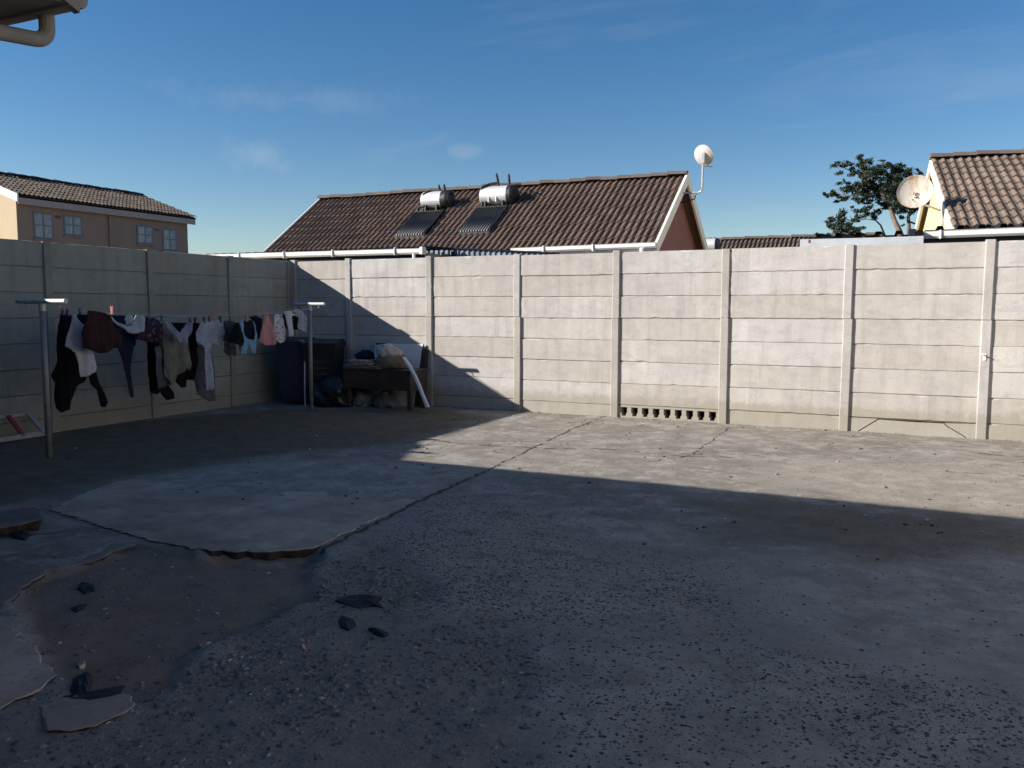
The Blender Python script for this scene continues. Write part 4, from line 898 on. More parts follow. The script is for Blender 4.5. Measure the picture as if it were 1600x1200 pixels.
# unseen rear block, added behind the camera to block sky light
rsec = [(-2.9, -0.1), (-2.9, 2.9), (-5.4, 3.9), (-7.9, 2.9), (-7.9, -0.1)]
obj('wall', prism([(-4.265, y, z) for y, z in rsec], (11.5, 0, 0)), M['maroon'], own)
obj('roof', prism([(-4.5, -2.5, 2.86), (-4.5, -5.4, 4.02), (-4.5, -8.3, 2.86), (-4.5, -8.3, 2.76), (-4.5, -5.4, 3.91), (-4.5, -2.5, 2.76)], (12.0, 0, 0)), M['tile'], own)
# --- added house out of frame on the right, its sunlit wall bounces warm light
NX = 6.2
bounce_house = thing('double_storey_house', 'unseen pale cream double-storey house added at the right to bounce sunlight into the yard', 'house', (NX+3, 1.5, -0.14))
nsec = [(NX, -0.14), (NX, 5.2), (NX+3.2, 6.5), (NX+6.4, 5.2), (NX+6.4, -0.14)]
obj('wall', prism([(x, -9.0, z) for x, z in nsec], (0, 18.6, 0)), plain('pale_cream_plaster', (0.66, 0.60, 0.52), 0.9, var=0.06, scale=2), bounce_house)
obj('roof', prism([(NX-0.3, -9.3, 5.14), (NX+3.2, -9.3, 6.6), (NX+6.7, -9.3, 5.14), (NX+6.7, -9.3, 5.04), (NX+3.2, -9.3, 6.5), (NX-0.3, -9.3, 5.04)], (0, 19.2, 0)), M['tile'], bounce_house)
for yw in (-6.0, -2.0, 2.2, 6.4):
    for zw in (0.9, 3.5):
        wn_ = obj('window', box((NX-0.03, yw, zw), (NX-0.002, yw+1.2, zw+1.0), 0.006), M['window_frame'], bounce_house)
        for kk in range(2): obj('pane', box((NX-0.036, yw+0.04+0.58*kk, zw+0.04), (NX-0.031, yw+0.58+0.58*kk, zw+0.96)), M['glass_pane'], wn_)
        obj('sill', box((NX-0.09, yw-0.06, zw-0.07), (NX-0.002, yw+1.26, zw-0.01), 0.006), M['cream'], wn_)
# ------------------------------------------------------------------ washing line
NEAR, FAR = (-8.0, 5.71), (-8.22, 10.22); TZ = 1.615
def t_pole(x, y, x0, x1, label):
    r = thing('clothes_line_pole', label, 'clothes pole', (x, y, 0), 'T-shaped washing line poles')
    obj('pole', tube([(x, y, -0.1), (x, y, TZ-0.04)], 0.030, 14), M['pole'], r, True)
    obj('crossbar', tube([(x0, y, TZ), (x1, y, TZ)], 0.026, 14), M['galv'], r, False)
    obj('bracket', tube([(x, y, TZ-0.10), (x, y, TZ-0.02)], 0.036, 12), M['galv'], r, False)
    for xx in (x0+0.12, x1-0.10): obj('hook', tube([(xx, y, TZ-0.025), (xx, y+(0.02 if y < 8 else -0.02), TZ-0.06)], 0.006, 6), M['wire'], r)
t_pole(*NEAR, -8.38, -7.64, 'near galvanised T-shaped washing line pole beside the leaning ladder')
t_pole(*FAR, -8.50, -7.94, 'far galvanised T-shaped washing line pole in front of the black bins')
def line_pt(s, x0, x1, sag): return Vector((x0+(x1-x0)*s, NEAR[1]+(FAR[1]-NEAR[1])*s, TZ-0.06-4*sag*s*(1-s)))
LINES = [(-8.26, -8.40, 0.11), (-7.99, -8.18, 0.115), (-7.74, -8.04, 0.10)]
for i, (a, b_, sg) in enumerate(LINES):
    o = obj('washing_line', tube([line_pt(k/24, a, b_, sg) for k in range(25)], 0.0035, 6), M['wire'])
    tag(o, ('rear', 'middle', 'front')[i]+' wire of the washing line strung between the two T poles', 'washing line', 'washing line wires')
def garment(name, px, lane, mat, label, cat, th=0.012, amp=0.022, seed=0, off=0.0, cell=0.016, hang=True):
    a, b_, sg = LINES[lane]
    P = np.array(px, float); uc = P[:, 0].mean()
    # distance: hangs in the vertical plane of its wire
    def place(u, v):
        d = ray(u, v); o = np.array([0, 0, CAM_H]); k = (b_-a)/(FAR[1]-NEAR[1])
        s = (a-k*NEAR[1]+off+k*o[1]-o[0])/(d[0]-k*d[1]); return o+d*s
    W = [place(u, v) for u, v in px]; Q = np.array([(w[1], w[2]) for w in W])
    y0, z0 = Q.min(0)-cell; y1, z1 = Q.max(0)+cell
    gy = np.arange(y0, y1+cell, cell); gz_ = np.arange(z0, z1+cell, cell); YY, ZZ = np.meshgrid(gy, gz_)
    cy_ = (YY[:-1, :-1]+YY[1:, 1:])/2; cz_ = (ZZ[:-1, :-1]+ZZ[1:, 1:])/2
    inside = poly_sd(cy_, cz_, Q) < 0.0
    idx = {}; V2 = []; F = []
    for j in range(inside.shape[0]):
        for i in range(inside.shape[1]):
            if inside[j, i]:
                q = []
                for (jj_, ii_) in ((j, i), (j, i+1), (j+1, i+1), (j+1, i)):
                    if (jj_, ii_) not in idx: idx[(jj_, ii_)] = len(V2); V2.append([gy[ii_], gz_[jj_]])
                    q.append(idx[(jj_, ii_)])
                F.append(tuple(q))
    if not F: return None
    V2 = np.array(V2); sd = poly_sd(V2[:, 0], V2[:, 1], Q)
    e = 1e-3; gx_ = (poly_sd(V2[:, 0]+e, V2[:, 1], Q)-sd)/e; gzz = (poly_sd(V2[:, 0], V2[:, 1]+e, Q)-sd)/e
    near = (np.abs(sd) < cell*0.75); V2[near, 0] -= gx_[near]*sd[near]; V2[near, 1] -= gzz[near]*sd[near]
    r = random.Random(seed); top = Q[:, 1].max(); H = max(0.15, top-Q[:, 1].min()); Wd = max(0.1, Q[:, 0].max()-Q[:, 0].min())
    ph1, ph2, ph3 = r.uniform(0, 6), r.uniform(0, 6), r.uniform(0, 6); k1 = r.uniform(20, 30); k2 = r.uniform(48, 70)
    d_ = np.clip((top-V2[:, 1])/H, 0, 1); y_ = V2[:, 0]
    fold = amp*(0.2+0.9*np.sqrt(d_))*(np.sin(k1*y_+ph1+1.5*d_)+0.5*np.sin(k2*y_+ph2-2*d_)+0.35*np.sin(13*V2[:, 1]+ph3+6*y_))
    fold += amp*1.4*(vnoise(y_, V2[:, 1], 7.0, seed+50)-0.5)*2
    k = (b_-a)/(FAR[1]-NEAR[1]); edge = np.clip(-poly_sd(V2[:, 0], V2[:, 1], Q)/0.05, 0, 1)
    X = a+k*(y_-NEAR[1])+off+fold
    n = len(V2); half = th*(0.35+0.65*edge)*0.5
    V = [(X[i]+half[i], V2[i, 0], V2[i, 1]) for i in range(n)]+[(X[i]-half[i], V2[i, 0], V2[i, 1]) for i in range(n)]
    from collections import Counter
    ed = Counter()
    for f_ in F:
        for q in range(4): ed[(f_[q], f_[(q+1) % 4])] += 1
    FF = [f_ for f_ in F]+[tuple(n+i for i in f_[::-1]) for f_ in F]
    for (p, q) in list(ed):
        if (q, p) not in ed: FF.append((q, p, n+p, n+q))
    o = obj(name, (V, FF), mat, None, True)
    return tag(o, label, cat, 'washing hung on the line')
def zc1(L_): return [(80+x/6.667, 470+y/6.667) for x, y in L_]
def zc2(L_): return [(210+x/7.5, 480+y/7.5) for x, y in L_]
def zc3(L_): return [(340+x/6.316, 460+y/6.316) for x, y in L_]
BLK = fabric('black_cotton', (0.008, 0.008, 0.010)); NVY = fabric('navy_cotton', (0.016, 0.018, 0.035)); WHT = fabric('white_cotton', (0.44, 0.44, 0.47), 0.08)
MAR = fabric('maroon_fleece', (0.036, 0.018, 0.019)); GRY = fabric('grey_fleece', (0.30, 0.33, 0.36), 0.12); OLV = fabric('olive_grey_jersey', (0.14, 0.135, 0.11), 0.2)
LBL = fabric('pale_blue_jersey', (0.20, 0.215, 0.285), 0.15); CHR = fabric('charcoal_cotton', (0.085, 0.085, 0.10)); BWH = fabric('blue_white_baby_cotton', (0.26, 0.275, 0.33), 0.2, (0.34, 0.35, 0.40))
SKY = fabric('sky_blue_cotton', (0.16, 0.28, 0.40), 0.12); PNK = fabric('pink_fleece', (0.44, 0.22, 0.215), 0.12); PAT = fabric('patterned_baby_cotton', (0.46, 0.45, 0.48), 0.1, (0.17, 0.17, 0.20))
PUR = fabric('purple_patterned_cotton', (0.035, 0.022, 0.040), 0.2, (0.15, 0.09, 0.12)); DGR = fabric('dark_grey_knit', (0.060, 0.060, 0.062)); GPR = fabric('grey_print_cotton', (0.10, 0.098, 0.088), 0.2, (0.24, 0.235, 0.22))
garment('hanging_trousers', zc1([(95, 138), (212, 150), (205, 380), (250, 520), (300, 640), (322, 790), (350, 790), (322, 850), (262, 900), (240, 1000), (182, 1130), (90, 1165), (58, 1120), (50, 850), (20, 780), (62, 640), (70, 350)]), 0, BLK, 'bulky black trousers at the near end of the washing line', 'trousers', 0.03, 0.02, 1)
garment('hanging_leggings', zc1([(275, 140), (380, 145), (400, 400), (430, 700), (480, 745), (520, 880), (580, 1050), (545, 1112), (520, 1100), (490, 930), (430, 880), (380, 780), (300, 400)]), 0, BLK, 'black leggings with one thin leg below the white T-shirt', 'leggings', 0.02, 0.015, 2, 0.03)
garment('hanging_t_shirt', zc1([(235, 118), (345, 262), (345, 480), (430, 540), (495, 690), (475, 740), (380, 780), (315, 797), (280, 640), (250, 530), (215, 532), (140, 472), (165, 350)]), 1, WHT, 'white T-shirt pegged by one corner between black trousers and maroon garment', 'T-shirt', 0.012, 0.018, 3)
garment('hanging_leggings', zc1([(690, 380), (860, 380), (850, 520), (832, 600), (822, 720), (840, 900), (858, 1000), (832, 1010), (803, 960), (790, 850), (750, 650), (705, 500)]), 0, NVY, 'dark purple-navy leggings with one long leg under the grey fleece', 'leggings', 0.02, 0.012, 4)
garment('hanging_shirt', zc1([(640, 150), (900, 155), (1010, 180), (1010, 400), (940, 410), (870, 395), (860, 470), (740, 480), (690, 400), (640, 260)]), 0, NVY, 'dark navy shirt behind the looped grey fleece', 'shirt', 0.02, 0.016, 41)
garment('hanging_jersey', zc1([(385, 100), (470, 105), (570, 128), (625, 150), (645, 250), (740, 370), (720, 490), (640, 497), (590, 535), (530, 547), (440, 520), (348, 490), (340, 300), (370, 150)]), 2, MAR, 'dark maroon jersey folded over the front wire', 'jersey', 0.03, 0.02, 5)
garment('hanging_fleece', zc1([(575, 125), (605, 128), (680, 220), (780, 270), (860, 250), (890, 150), (920, 150), (960, 150), (985, 300), (930, 325), (840, 345), (740, 300), (650, 220), (590, 155)]), 2, GRY, 'light grey fleece sagging in a loop with sunlit top edges', 'fleece', 0.03, 0.02, 6)
garment('hanging_vest', zc1([(750, 190), (790, 140), (860, 145), (870, 230), (850, 250), (790, 260)]), 1, GRY, 'small grey vest behind the looped grey fleece, catching the sun', 'vest', 0.02, 0.02, 61)
garment('hanging_blouse', zc2([(40, 310), (130, 200), (175, 140), (235, 118), (285, 160), (300, 300), (330, 440), (210, 415), (130, 395), (30, 370)]), 1, PUR, 'dark purple patterned top bunched beside the grey fleece', 'top', 0.03, 0.022, 7)
garment('hanging_trousers', zc2([(150, 300), (320, 180), (345, 420), (350, 820), (400, 910), (465, 1060), (380, 1092), (290, 980), (250, 1022), (200, 1002), (185, 830), (160, 820)]), 0, BLK, 'black trousers with spread legs left of the olive ones', 'trousers', 0.025, 0.016, 8)
garment('hanging_trousers', zc2([(330, 150), (370, 150), (400, 240), (480, 360), (560, 430), (640, 400), (655, 560), (662, 740), (600, 720), (560, 760), (500, 830), (470, 912), (400, 900), (355, 660), (340, 420)]), 1, OLV, 'olive grey trousers hanging below the pale blue waistband', 'trousers', 0.022, 0.022, 9)
garment('hanging_jersey', zc2([(355, 140), (395, 165), (450, 270), (520, 300), (590, 240), (640, 170), (668, 180), (650, 320), (620, 420), (560, 438), (500, 400), (430, 300), (380, 210)]), 2, LBL, 'pale blue jersey looped low in front of the olive trousers', 'jersey', 0.025, 0.022, 10)
garment('hanging_dress', zc2([(430, 180), (760, 185), (740, 420), (705, 860), (640, 850), (600, 938), (530, 942), (490, 870), (560, 600), (540, 300)]), 0, BLK, 'black dress behind the olive trousers and grey pants', 'dress', 0.02, 0.016, 11)
garment('hanging_trousers', zc2([(745, 440), (905, 440), (930, 700), (947, 1060), (930, 1092), (880, 1102), (730, 1022), (700, 850), (715, 640)]), 0, CHR, 'long charcoal trousers behind the white baby suit', 'trousers', 0.022, 0.014, 12)
garment('hanging_baby_suit', zc2([(735, 300), (785, 165), (850, 165), (920, 155), (990, 150), (1030, 200), (1062, 290), (1030, 382), (990, 468), (940, 440), (905, 440), (895, 530), (925, 780), (912, 972), (836, 972), (830, 560), (800, 460), (725, 400)]), 1, BWH, 'blue-white baby suit with one long narrow leg', 'baby suit', 0.015, 0.016, 13)
garment('hanging_romper', zc3([(205, 470), (250, 460), (300, 480), (300, 592), (215, 590)]), 1, LBL, 'faded blue romper low behind the sky blue overalls', 'romper', 0.015, 0.012, 42)
garment('hanging_trousers', zc2([(225, 470), (345, 430), (360, 800), (420, 900), (300, 960), (250, 820)]), 1, CHR, 'charcoal trousers between the spread black pair and the olive pair', 'trousers', 0.02, 0.016, 43, -0.05)
garment('hanging_hat', zc3([(62, 262), (120, 255), (185, 280), (180, 470), (120, 478), (58, 460)]), 1, DGR, 'dark grey knit garment right of the white baby suit', 'knitwear', 0.03, 0.014, 14)
garment('hanging_blouse', zc3([(60, 470), (180, 470), (185, 590), (150, 612), (100, 600), (62, 560)]), 0, GPR, 'faded grey printed top low behind the dark knit', 'top', 0.015, 0.010, 15)
garment('hanging_cardigan', zc3([(170, 290), (205, 275), (262, 400), (280, 450), (258, 515), (190, 490), (120, 410)]), 2, BLK, 'black cardigan hung left of the sky blue overalls', 'cardigan', 0.02, 0.012, 16)
garment('hanging_overalls', zc3([(213, 270), (240, 250), (258, 290), (262, 380), (300, 440), (360, 455), (372, 380), (340, 250), (362, 290), (392, 400), (386, 582), (342, 586), (300, 490), (292, 592), (210, 592), (262, 470), (230, 360)]), 2, SKY, 'sky blue baby overalls with two short legs', 'overalls', 0.015, 0.012, 17)
garment('hanging_shorts', zc3([(250, 262), (345, 252), (375, 380), (362, 458), (300, 450), (262, 390)]), 1, NVY, 'navy shorts seen through the sky blue overalls', 'shorts', 0.015, 0.010, 18)
garment('hanging_jacket', zc3([(310, 225), (370, 208), (440, 240), (430, 430), (395, 440), (380, 300)]), 0, NVY, 'navy jacket between the sky blue overalls and the pink jacket', 'jacket', 0.02, 0.012, 19)
garment('hanging_jacket', zc3([(455, 208), (512, 212), (545, 320), (582, 440), (592, 492), (520, 502), (490, 505), (455, 500), (413, 470), (438, 320)]), 2, PNK, 'pink fleece baby jacket', 'jacket', 0.025, 0.016, 20)
garment('baby_shirt', zc3([(538, 225), (578, 188), (632, 200), (645, 300), (668, 400), (650, 470), (622, 484), (588, 455), (560, 330)]), 2, PAT, 'patterned grey-white baby top right of the pink jacket', 'baby top', 0.02, 0.016, 21, -0.03)
garment('hanging_vest', zc3([(632, 200), (670, 200), (690, 335), (668, 350), (645, 290)]), 1, BLK, 'narrow black vest between two white baby tops', 'vest', 0.015, 0.01, 22)
garment('baby_shirt', zc3([(656, 172), (700, 160), (738, 170), (745, 290), (762, 406), (720, 416), (690, 392), (672, 250)]), 2, WHT, 'plain white baby top with brightly sunlit collar', 'baby top', 0.02, 0.016, 23)
garment('hanging_shorts', zc3([(738, 215), (812, 215), (806, 352), (750, 345)]), 1, BLK, 'small black shorts between the white tops near the far pole', 'shorts', 0.015, 0.010, 24)
garment('hanging_shirt', zc3([(748, 150), (790, 142), (835, 160), (880, 245), (884, 300), (868, 320), (880, 382), (808, 345), (800, 230), (765, 215)]), 2, BWH, 'pale blue-white shirt beside the far pole', 'shirt', 0.015, 0.016, 25)
def peg(u, v, lane, col, label):
    a, b_, sg = LINES[lane]; k = (b_-a)/(FAR[1]-NEAR[1]); d = ray(u, v); o = np.array([0, 0, CAM_H]); s = (a-k*NEAR[1]-o[0])/(d[0]-k*d[1]); p = o+d*s
    g_ = Geo(); z = p[2]
    for sx in (-1, 1):
        g_.add(*prism([(p[0]+sx*0.004, p[1]-0.008, z-0.045), (p[0]+sx*0.016, p[1]-0.008, z-0.045), (p[0]+sx*0.013, p[1]-0.008, z), (p[0]+sx*0.020, p[1]-0.008, z+0.04), (p[0]+sx*0.010, p[1]-0.008, z+0.04), (p[0]+sx*0.002, p[1]-0.008, z)], (0, 0.016, 0)))
    g_.add(*tube([(p[0]-0.012, p[1], z+0.002), (p[0]+0.012, p[1], z+0.002)], 0.006, 8))
    tag(obj('clothes_peg', g_, col), label, 'clothes peg', 'pegs on the washing line')
PR = plain('red_peg', (0.30, 0.05, 0.035), 0.5); PB = plain('blue_peg', (0.025, 0.05, 0.15), 0.5); PP = plain('pink_peg', (0.55, 0.20, 0.17), 0.5); PG = plain('green_peg', (0.02, 0.20, 0.12), 0.5)
for u, v, ln, c, lb in ((98, 488, 0, PR, 'red peg on the left end of the bulky black trousers'), (105, 488, 0, PB, 'blue peg on the bulky black trousers beside the red one'), (125, 487, 0, PB, 'blue peg on the black leggings above the white T-shirt'),
    (175, 484, 2, PP, 'bright pink peg between the maroon jersey and grey fleece'), (253, 497, 1, PG, 'green peg at the left end of the olive trousers'), (297, 499, 2, PB, 'blue peg at the right end of the pale blue jersey'),
    (305, 500, 0, PR, 'red peg on the black dress'), (319, 500, 1, PB, 'blue peg at the left shoulder of the long-legged baby suit'), (327, 498, 1, PR, 'red peg at the middle of the long-legged baby suit'), (344, 499, 1, PB, 'blue peg at the right shoulder of the long-legged baby suit'),
    (385, 497, 2, PP, 'pink peg on the sky blue overalls'), (417, 493, 2, PP, 'pink peg on the pink jacket'), (467, 483, 1, PB, 'blue peg on the pale shirt by the far pole')):
    peg(u, v, ln, c, lb)

# ------------------------------------------------------------------ ladder lying along the left wall
lad = thing('step_ladder', 'aluminium ladder with a red rung lying on its side by the left wall', 'ladder', (-9.35, 5.4, 0))
y_r = PX(66, 676, -9.38)[1]; zb = 0.05; y_t = y_r-0.02
def lrail(x, z, y1, h=0.07, th=0.025): return box((x-th/2, 3.4, z-h/2), (x+th/2, y1, z+h/2), 0.004)
lt_z = PX(50, 646, -9.46)[2]; yte = PX(50, 646, -9.46)[1]
obj('rail', lrail(-9.30, zb, y_r, 0.06), M['alu'], lad); obj('rail', lrail(-9.50, lt_z, yte, 0.05), M['alu'], lad)
def rung(yb_, yt_, mat, w=0.05):
    a = Vector((-9.30, yb_, zb)); b_ = Vector((-9.50, yt_, lt_z)); obj('rung', prism([a+Vector((0, -w/2, 0)), a+Vector((0, w/2, 0)), b_+Vector((0, w/2, 0)), b_+Vector((0, -w/2, 0))], (0.02, 0, 0.012)), mat, lad)
rung(y_r-0.03, yte-0.03, M['alu'], 0.06); yb1 = PX(31, 678, -9.35)[1]; yt1 = PX(15, 647, -9.46)[1]; rung(yb1, yt1, M['red_paint'], 0.05)
dy_ = y_r-yb1
for k in (2, 3, 4): rung(y_r-0.03-dy_*k, yte-0.03-dy_*k, M['alu'], 0.05)

# ------------------------------------------------------------------ bins and bags in the corner
def wheelie(cx, cyy, ang, body, label, lettering=False, h=1.02, w=0.56, d=0.62):
    r = thing('wheelie_bin', label, 'wheelie bin', (cx, cyy, 0)); Mz = Matrix.Translation((cx, cyy, 0)) @ Matrix.Rotation(ang, 4, 'Z')
    def fr(w0, d0, z): return [Vector((sx*w0/2, sy*d0/2, z)) for sx, sy in ((-1, -1), (1, -1), (1, 1), (-1, 1))]
    V = []; F = []; lv = [(w*0.72, d*0.70, 0.03), (w*0.76, d*0.76, 0.16), (w*0.94, d*0.95, h*0.86), (w, d, h*0.87), (w, d, h*0.92)]
    for l in lv: V += fr(*l)
    for i in range(len(lv)-1):
        for k in range(4): F.append((i*4+k, i*4+(k+1) % 4, (i+1)*4+(k+1) % 4, (i+1)*4+k))
    F += [(3, 2, 1, 0), tuple((len(lv)-1)*4+k for k in range(4))]
    obj('body', ([Mz @ v for v in V], F), body, r)
    V = []; n = 7
    for i in range(n):
        tt = i/(n-1); y = -d/2-0.02+tt*(d+0.02); z = h*0.925+0.075*math.sin(math.pi*(0.12+0.76*tt)); V += [Vector((-w/2-0.01, y, z)), Vector((w/2+0.01, y, z)), Vector((w/2+0.01, y, h*0.922)), Vector((-w/2-0.01, y, h*0.922))]
    F = []
    for i in range(n-1):
        for k in range(4): F.append((i*4+k, (i+1)*4+k, (i+1)*4+(k+1) % 4, i*4+(k+1) % 4))
    F += [(0, 1, 2, 3), tuple((n-1)*4+k for k in (3, 2, 1, 0))]
    ld = obj('lid', ([Mz @ v for v in V], F), body, r)
    obj('handle', tube([Mz @ Vector(p) for p in ((-w/2+0.05, d/2, h*0.93), (-w/2+0.05, d/2+0.09, h*0.98), (w/2-0.05, d/2+0.09, h*0.98), (w/2-0.05, d/2, h*0.93))], 0.016, 8), body, ld)
    for s in (-1, 1): obj('wheel', tube([Mz @ Vector((s*(w/2-0.06), d/2-0.06, 0.10)), Mz @ Vector((s*(w/2-0.01), d/2-0.06, 0.10))], 0.10, 16), M['black_rubber'], r)
    for k in range(4): obj('rib', box((-w*0.42, -d*0.5+0.005, 0.0), (-w*0.42+0.001, -d*0.5+0.006, 0.001)), body, r) if False else None
    if lettering:
        g_ = Geo(); rr_ = random.Random(4)
        for row, (z, wl) in enumerate(((0.70, 0.30), (0.60, 0.24), (0.50, 0.26), (0.42, 0.20), (0.31, 0.15))):
            x = -wl/2
            while x < wl/2:
                cw = rr_.uniform(0.012, 0.03); hh = rr_.uniform(0.02, 0.045); yv = -d/2*(0.76+0.19*(z-0.16)/(h*0.86-0.16))-0.002
                for q in range(2):
                    p = Vector((x+rr_.uniform(0, cw), yv, z+rr_.uniform(-0.01, 0.01))); dv = Vector((rr_.uniform(-0.6, 0.6), 0, 1)).normalized()*hh*0.5 if q else Vector((1, 0, 0.1))*cw*0.5
                    s_ = Vector((dv.z, 0, -dv.x)).normalized()*0.0035; g_.add([Mz @ (p-dv-s_), Mz @ (p+dv-s_), Mz @ (p+dv+s_), Mz @ (p-dv+s_)], [(0, 1, 2, 3)])
                x += cw+0.012
        fp_ = obj('faded_print', g_, plain('faded_white_print', (0.10, 0.10, 0.10), 0.7), r); fp_['kind'] = 'stuff'
    return r
bA = PY(424, 620, 10.75); bB = PY(452, 620, 10.72)
wheelie(-9.02, 10.85, math.radians(32), M['navy_plastic'], 'navy wheelie bin in the corner, partly behind the pink jacket', False, 1.08)
wheelie(-8.56, 10.98, math.radians(22), M['black_plastic'], 'black wheelie bin with faded white print beside the far pole', True, 1.05)
# pale tube standing in for light caught on the black bin's edge
f1 = PY(476, 598, 10.62); f2 = PY(476, 531, 10.66); f3 = PY(446, 537, 10.66)
tag(obj('bin_edge_glint', tube([(f1[0], f1[1], 0.0), f1]+arc(f2-np.array([0, 0, 0.08]), f2, f2+(f3-f2)*0.25, 5)+[f3], 0.012, 8), M['galv_dull']), 'thin bent grey tube standing in for light on the edge of the black bin', 'edge highlight')
def bundle(name, c, sx, sy, sz, mat, label, cat, seed, rough=0.22, yaw=0.0, flat=0.0, group=None):
    import bmesh
    bm = bmesh.new(); bmesh.ops.create_icosphere(bm, subdivisions=4, radius=1.0); r_ = random.Random(seed); cs, sn = math.cos(yaw), math.sin(yaw)
    P = np.array([v.co[:] for v in bm.verts]); nn = 1+rough*(vnoise(P[:, 0]+P[:, 2]*0.7+9, P[:, 1]-P[:, 2]*0.6+9, 2.3, seed, 4)-0.5)*2+rough*0.8*(np.abs(vnoise(P[:, 0]*1.3+P[:, 2]+20, P[:, 1]+P[:, 2]*1.1+20, 3.5, seed+1, 3)-0.5)*-2+0.3)
    for v, k in zip(bm.verts, nn):
        q = v.co*float(k); q = Vector((q.x*sx, q.y*sy, q.z*sz)); q.z = max(q.z, -sz*(0.62-flat)); v.co = Vector((q.x*cs-q.y*sn, q.x*sn+q.y*cs, q.z))+Vector(c)
    me_ = bpy.data.meshes.new(name); bm.to_mesh(me_); bm.free(); me_.polygons.foreach_set('use_smooth', [True]*len(me_.polygons)); me_.materials.append(mat)
    o = bpy.data.objects.new(name, me_); COL.objects.link(o); return tag(o, label, cat, group)
M['bag'] = plain('black_refuse_bag', (0.010, 0.010, 0.012), 0.35, var=0.2)
bundle('refuse_bag', (-8.28, 10.78, 0.18), 0.34, 0.26, 0.30, M['bag'], 'black refuse bag slumped at the foot of the far pole', 'refuse bag', 3, 0.25)
bundle('refuse_bag', (-8.02, 11.05, 0.14), 0.27, 0.22, 0.24, M['bag'], 'smaller black refuse bag between far pole and junk table', 'refuse bag', 9, 0.25)

# ------------------------------------------------------------------ junk table
TY0 = 10.72; tlx = PY(538, 600, TY0)[0]; trx = PY(641, 600, TY0)[0]; tzt = PY(560, 576, TY0)[2]; tzb = PY(560, 607, TY0)[2]; TY1 = 11.22
tbl = thing('wooden_table', 'dark brown wooden table with deep front panel piled with junk', 'table', ((tlx+trx)/2, 11.0, 0))
obj('top', box((tlx-0.02, TY0-0.02, tzt-0.022), (trx+0.04, TY1+0.02, tzt), 0.004), M['wood_dark'], tbl)
obj('front_panel', box((tlx, TY0, tzb), (trx, TY0+0.02, tzt-0.024), 0.003), M['wood_dark'], tbl)
obj('side_panel', box((tlx, TY0+0.022, tzb), (tlx+0.02, TY1, tzt-0.024), 0.003), M['wood_dark'], tbl)
obj('side_panel', box((trx-0.02, TY0+0.022, tzb), (trx, TY1, tzt-0.024), 0.003), M['wood_dark'], tbl)
for x in (tlx+0.01, trx-0.08):
    for y in (TY0+0.03, TY1-0.08): obj('leg', box((x, y, -0.02), (x+0.07, y+0.06, tzb+0.05), 0.004), M['wood_dark'], tbl)
BEI = fabric('beige_blanket', (0.33, 0.27, 0.21), 0.15); SAK = fabric('tan_sacking', (0.20, 0.165, 0.11), 0.2); PIN = fabric('peach_cloth', (0.50, 0.38, 0.30), 0.12); GRB = fabric('pale_grey_sack', (0.15, 0.14, 0.125), 0.3)
def folded(px0, px1, y0, y1, z0, z1, mat, label, seed, layers=3):
    x0 = PY(px0, 570, y0)[0]; x1 = PY(px1, 570, y0)[0]; r_ = random.Random(seed); g_ = Geo(); h = (z1-z0)/layers
    for k in range(layers):
        j = lambda a: r_.uniform(-a, a); n = 14; V = []; F = []
        za, zb_ = z0+h*k, z0+h*(k+1)-0.002; xa, xb = x0+j(0.02), x1+j(0.03); ya, yb_ = y0+j(0.015), y1+j(0.015)
        prof = [(0, 0.35), (0, 0.65), (0.02, 0.92), (0.06, 1.0), (0.94, 1.0), (1, 0.8), (1, 0.2), (0.94, 0.0), (0.06, 0.0), (0.02, 0.08)]
        for i in range(n+1):
            xx = xa+(xb-xa)*i/n; wv_ = 0.008*math.sin(i*1.3+k)+j(0.004); endf = 0.75 if i in (0, n) else 1
            for (a, b2) in prof: V.append((xx, ya+(yb_-ya)*a+wv_, za+(zb_-za)*(0.5+(b2-0.5)*endf)+(0.004*math.sin(i*0.9+k*2) if b2 > 0.5 else 0)))
        m_ = len(prof)
        for i in range(n):
            for q in range(m_): F.append((i*m_+q, i*m_+(q+1) % m_, (i+1)*m_+(q+1) % m_, (i+1)*m_+q))
        F += [tuple(range(m_-1, -1, -1)), tuple(n*m_+q for q in range(m_))]; g_.add(V, F)
    return tag(obj('folded_blanket', g_, mat, None, True), label, 'blanket', 'folded blankets on the table')
folded(538, 590, 10.70, 11.0, tzt+0.002, tzt+0.055, SAK, 'lower folded tan blanket hanging over the table edge', 1, 2)
folded(545, 577, 10.74, 11.0, tzt+0.057, tzt+0.135, BEI, 'upper folded beige blanket at the left end of the table', 2, 2)
c_ = PY(568, 556, 10.95); bundle('dark_cloth', (c_[0], 11.02, tzt+0.17), 0.15, 0.12, 0.10, NVY, 'crumpled dark navy cloth on top of the folded blankets', 'cloth', 12, 0.4)
c_ = PY(611, 566, 10.92); bundle('cushion', (c_[0], 10.95, tzt+0.115), 0.27, 0.2, 0.155, SAK, 'bulging tan sack cushion in the middle of the table', 'cushion', 13, 0.14)
c_ = PY(607, 551, 10.92); bundle('peach_cloth', (c_[0]-0.0, 10.93, tzt+0.235), 0.20, 0.15, 0.10, PIN, 'crumpled peach cloth lying over the tan sack', 'cloth', 14, 0.35)
c_ = PY(597, 545, 11.0); bundle('white_cloth', (c_[0], 11.1, tzt+0.27), 0.13, 0.10, 0.10, WHT, 'crumpled white cloth behind the peach one against the board', 'cloth', 15, 0.4)
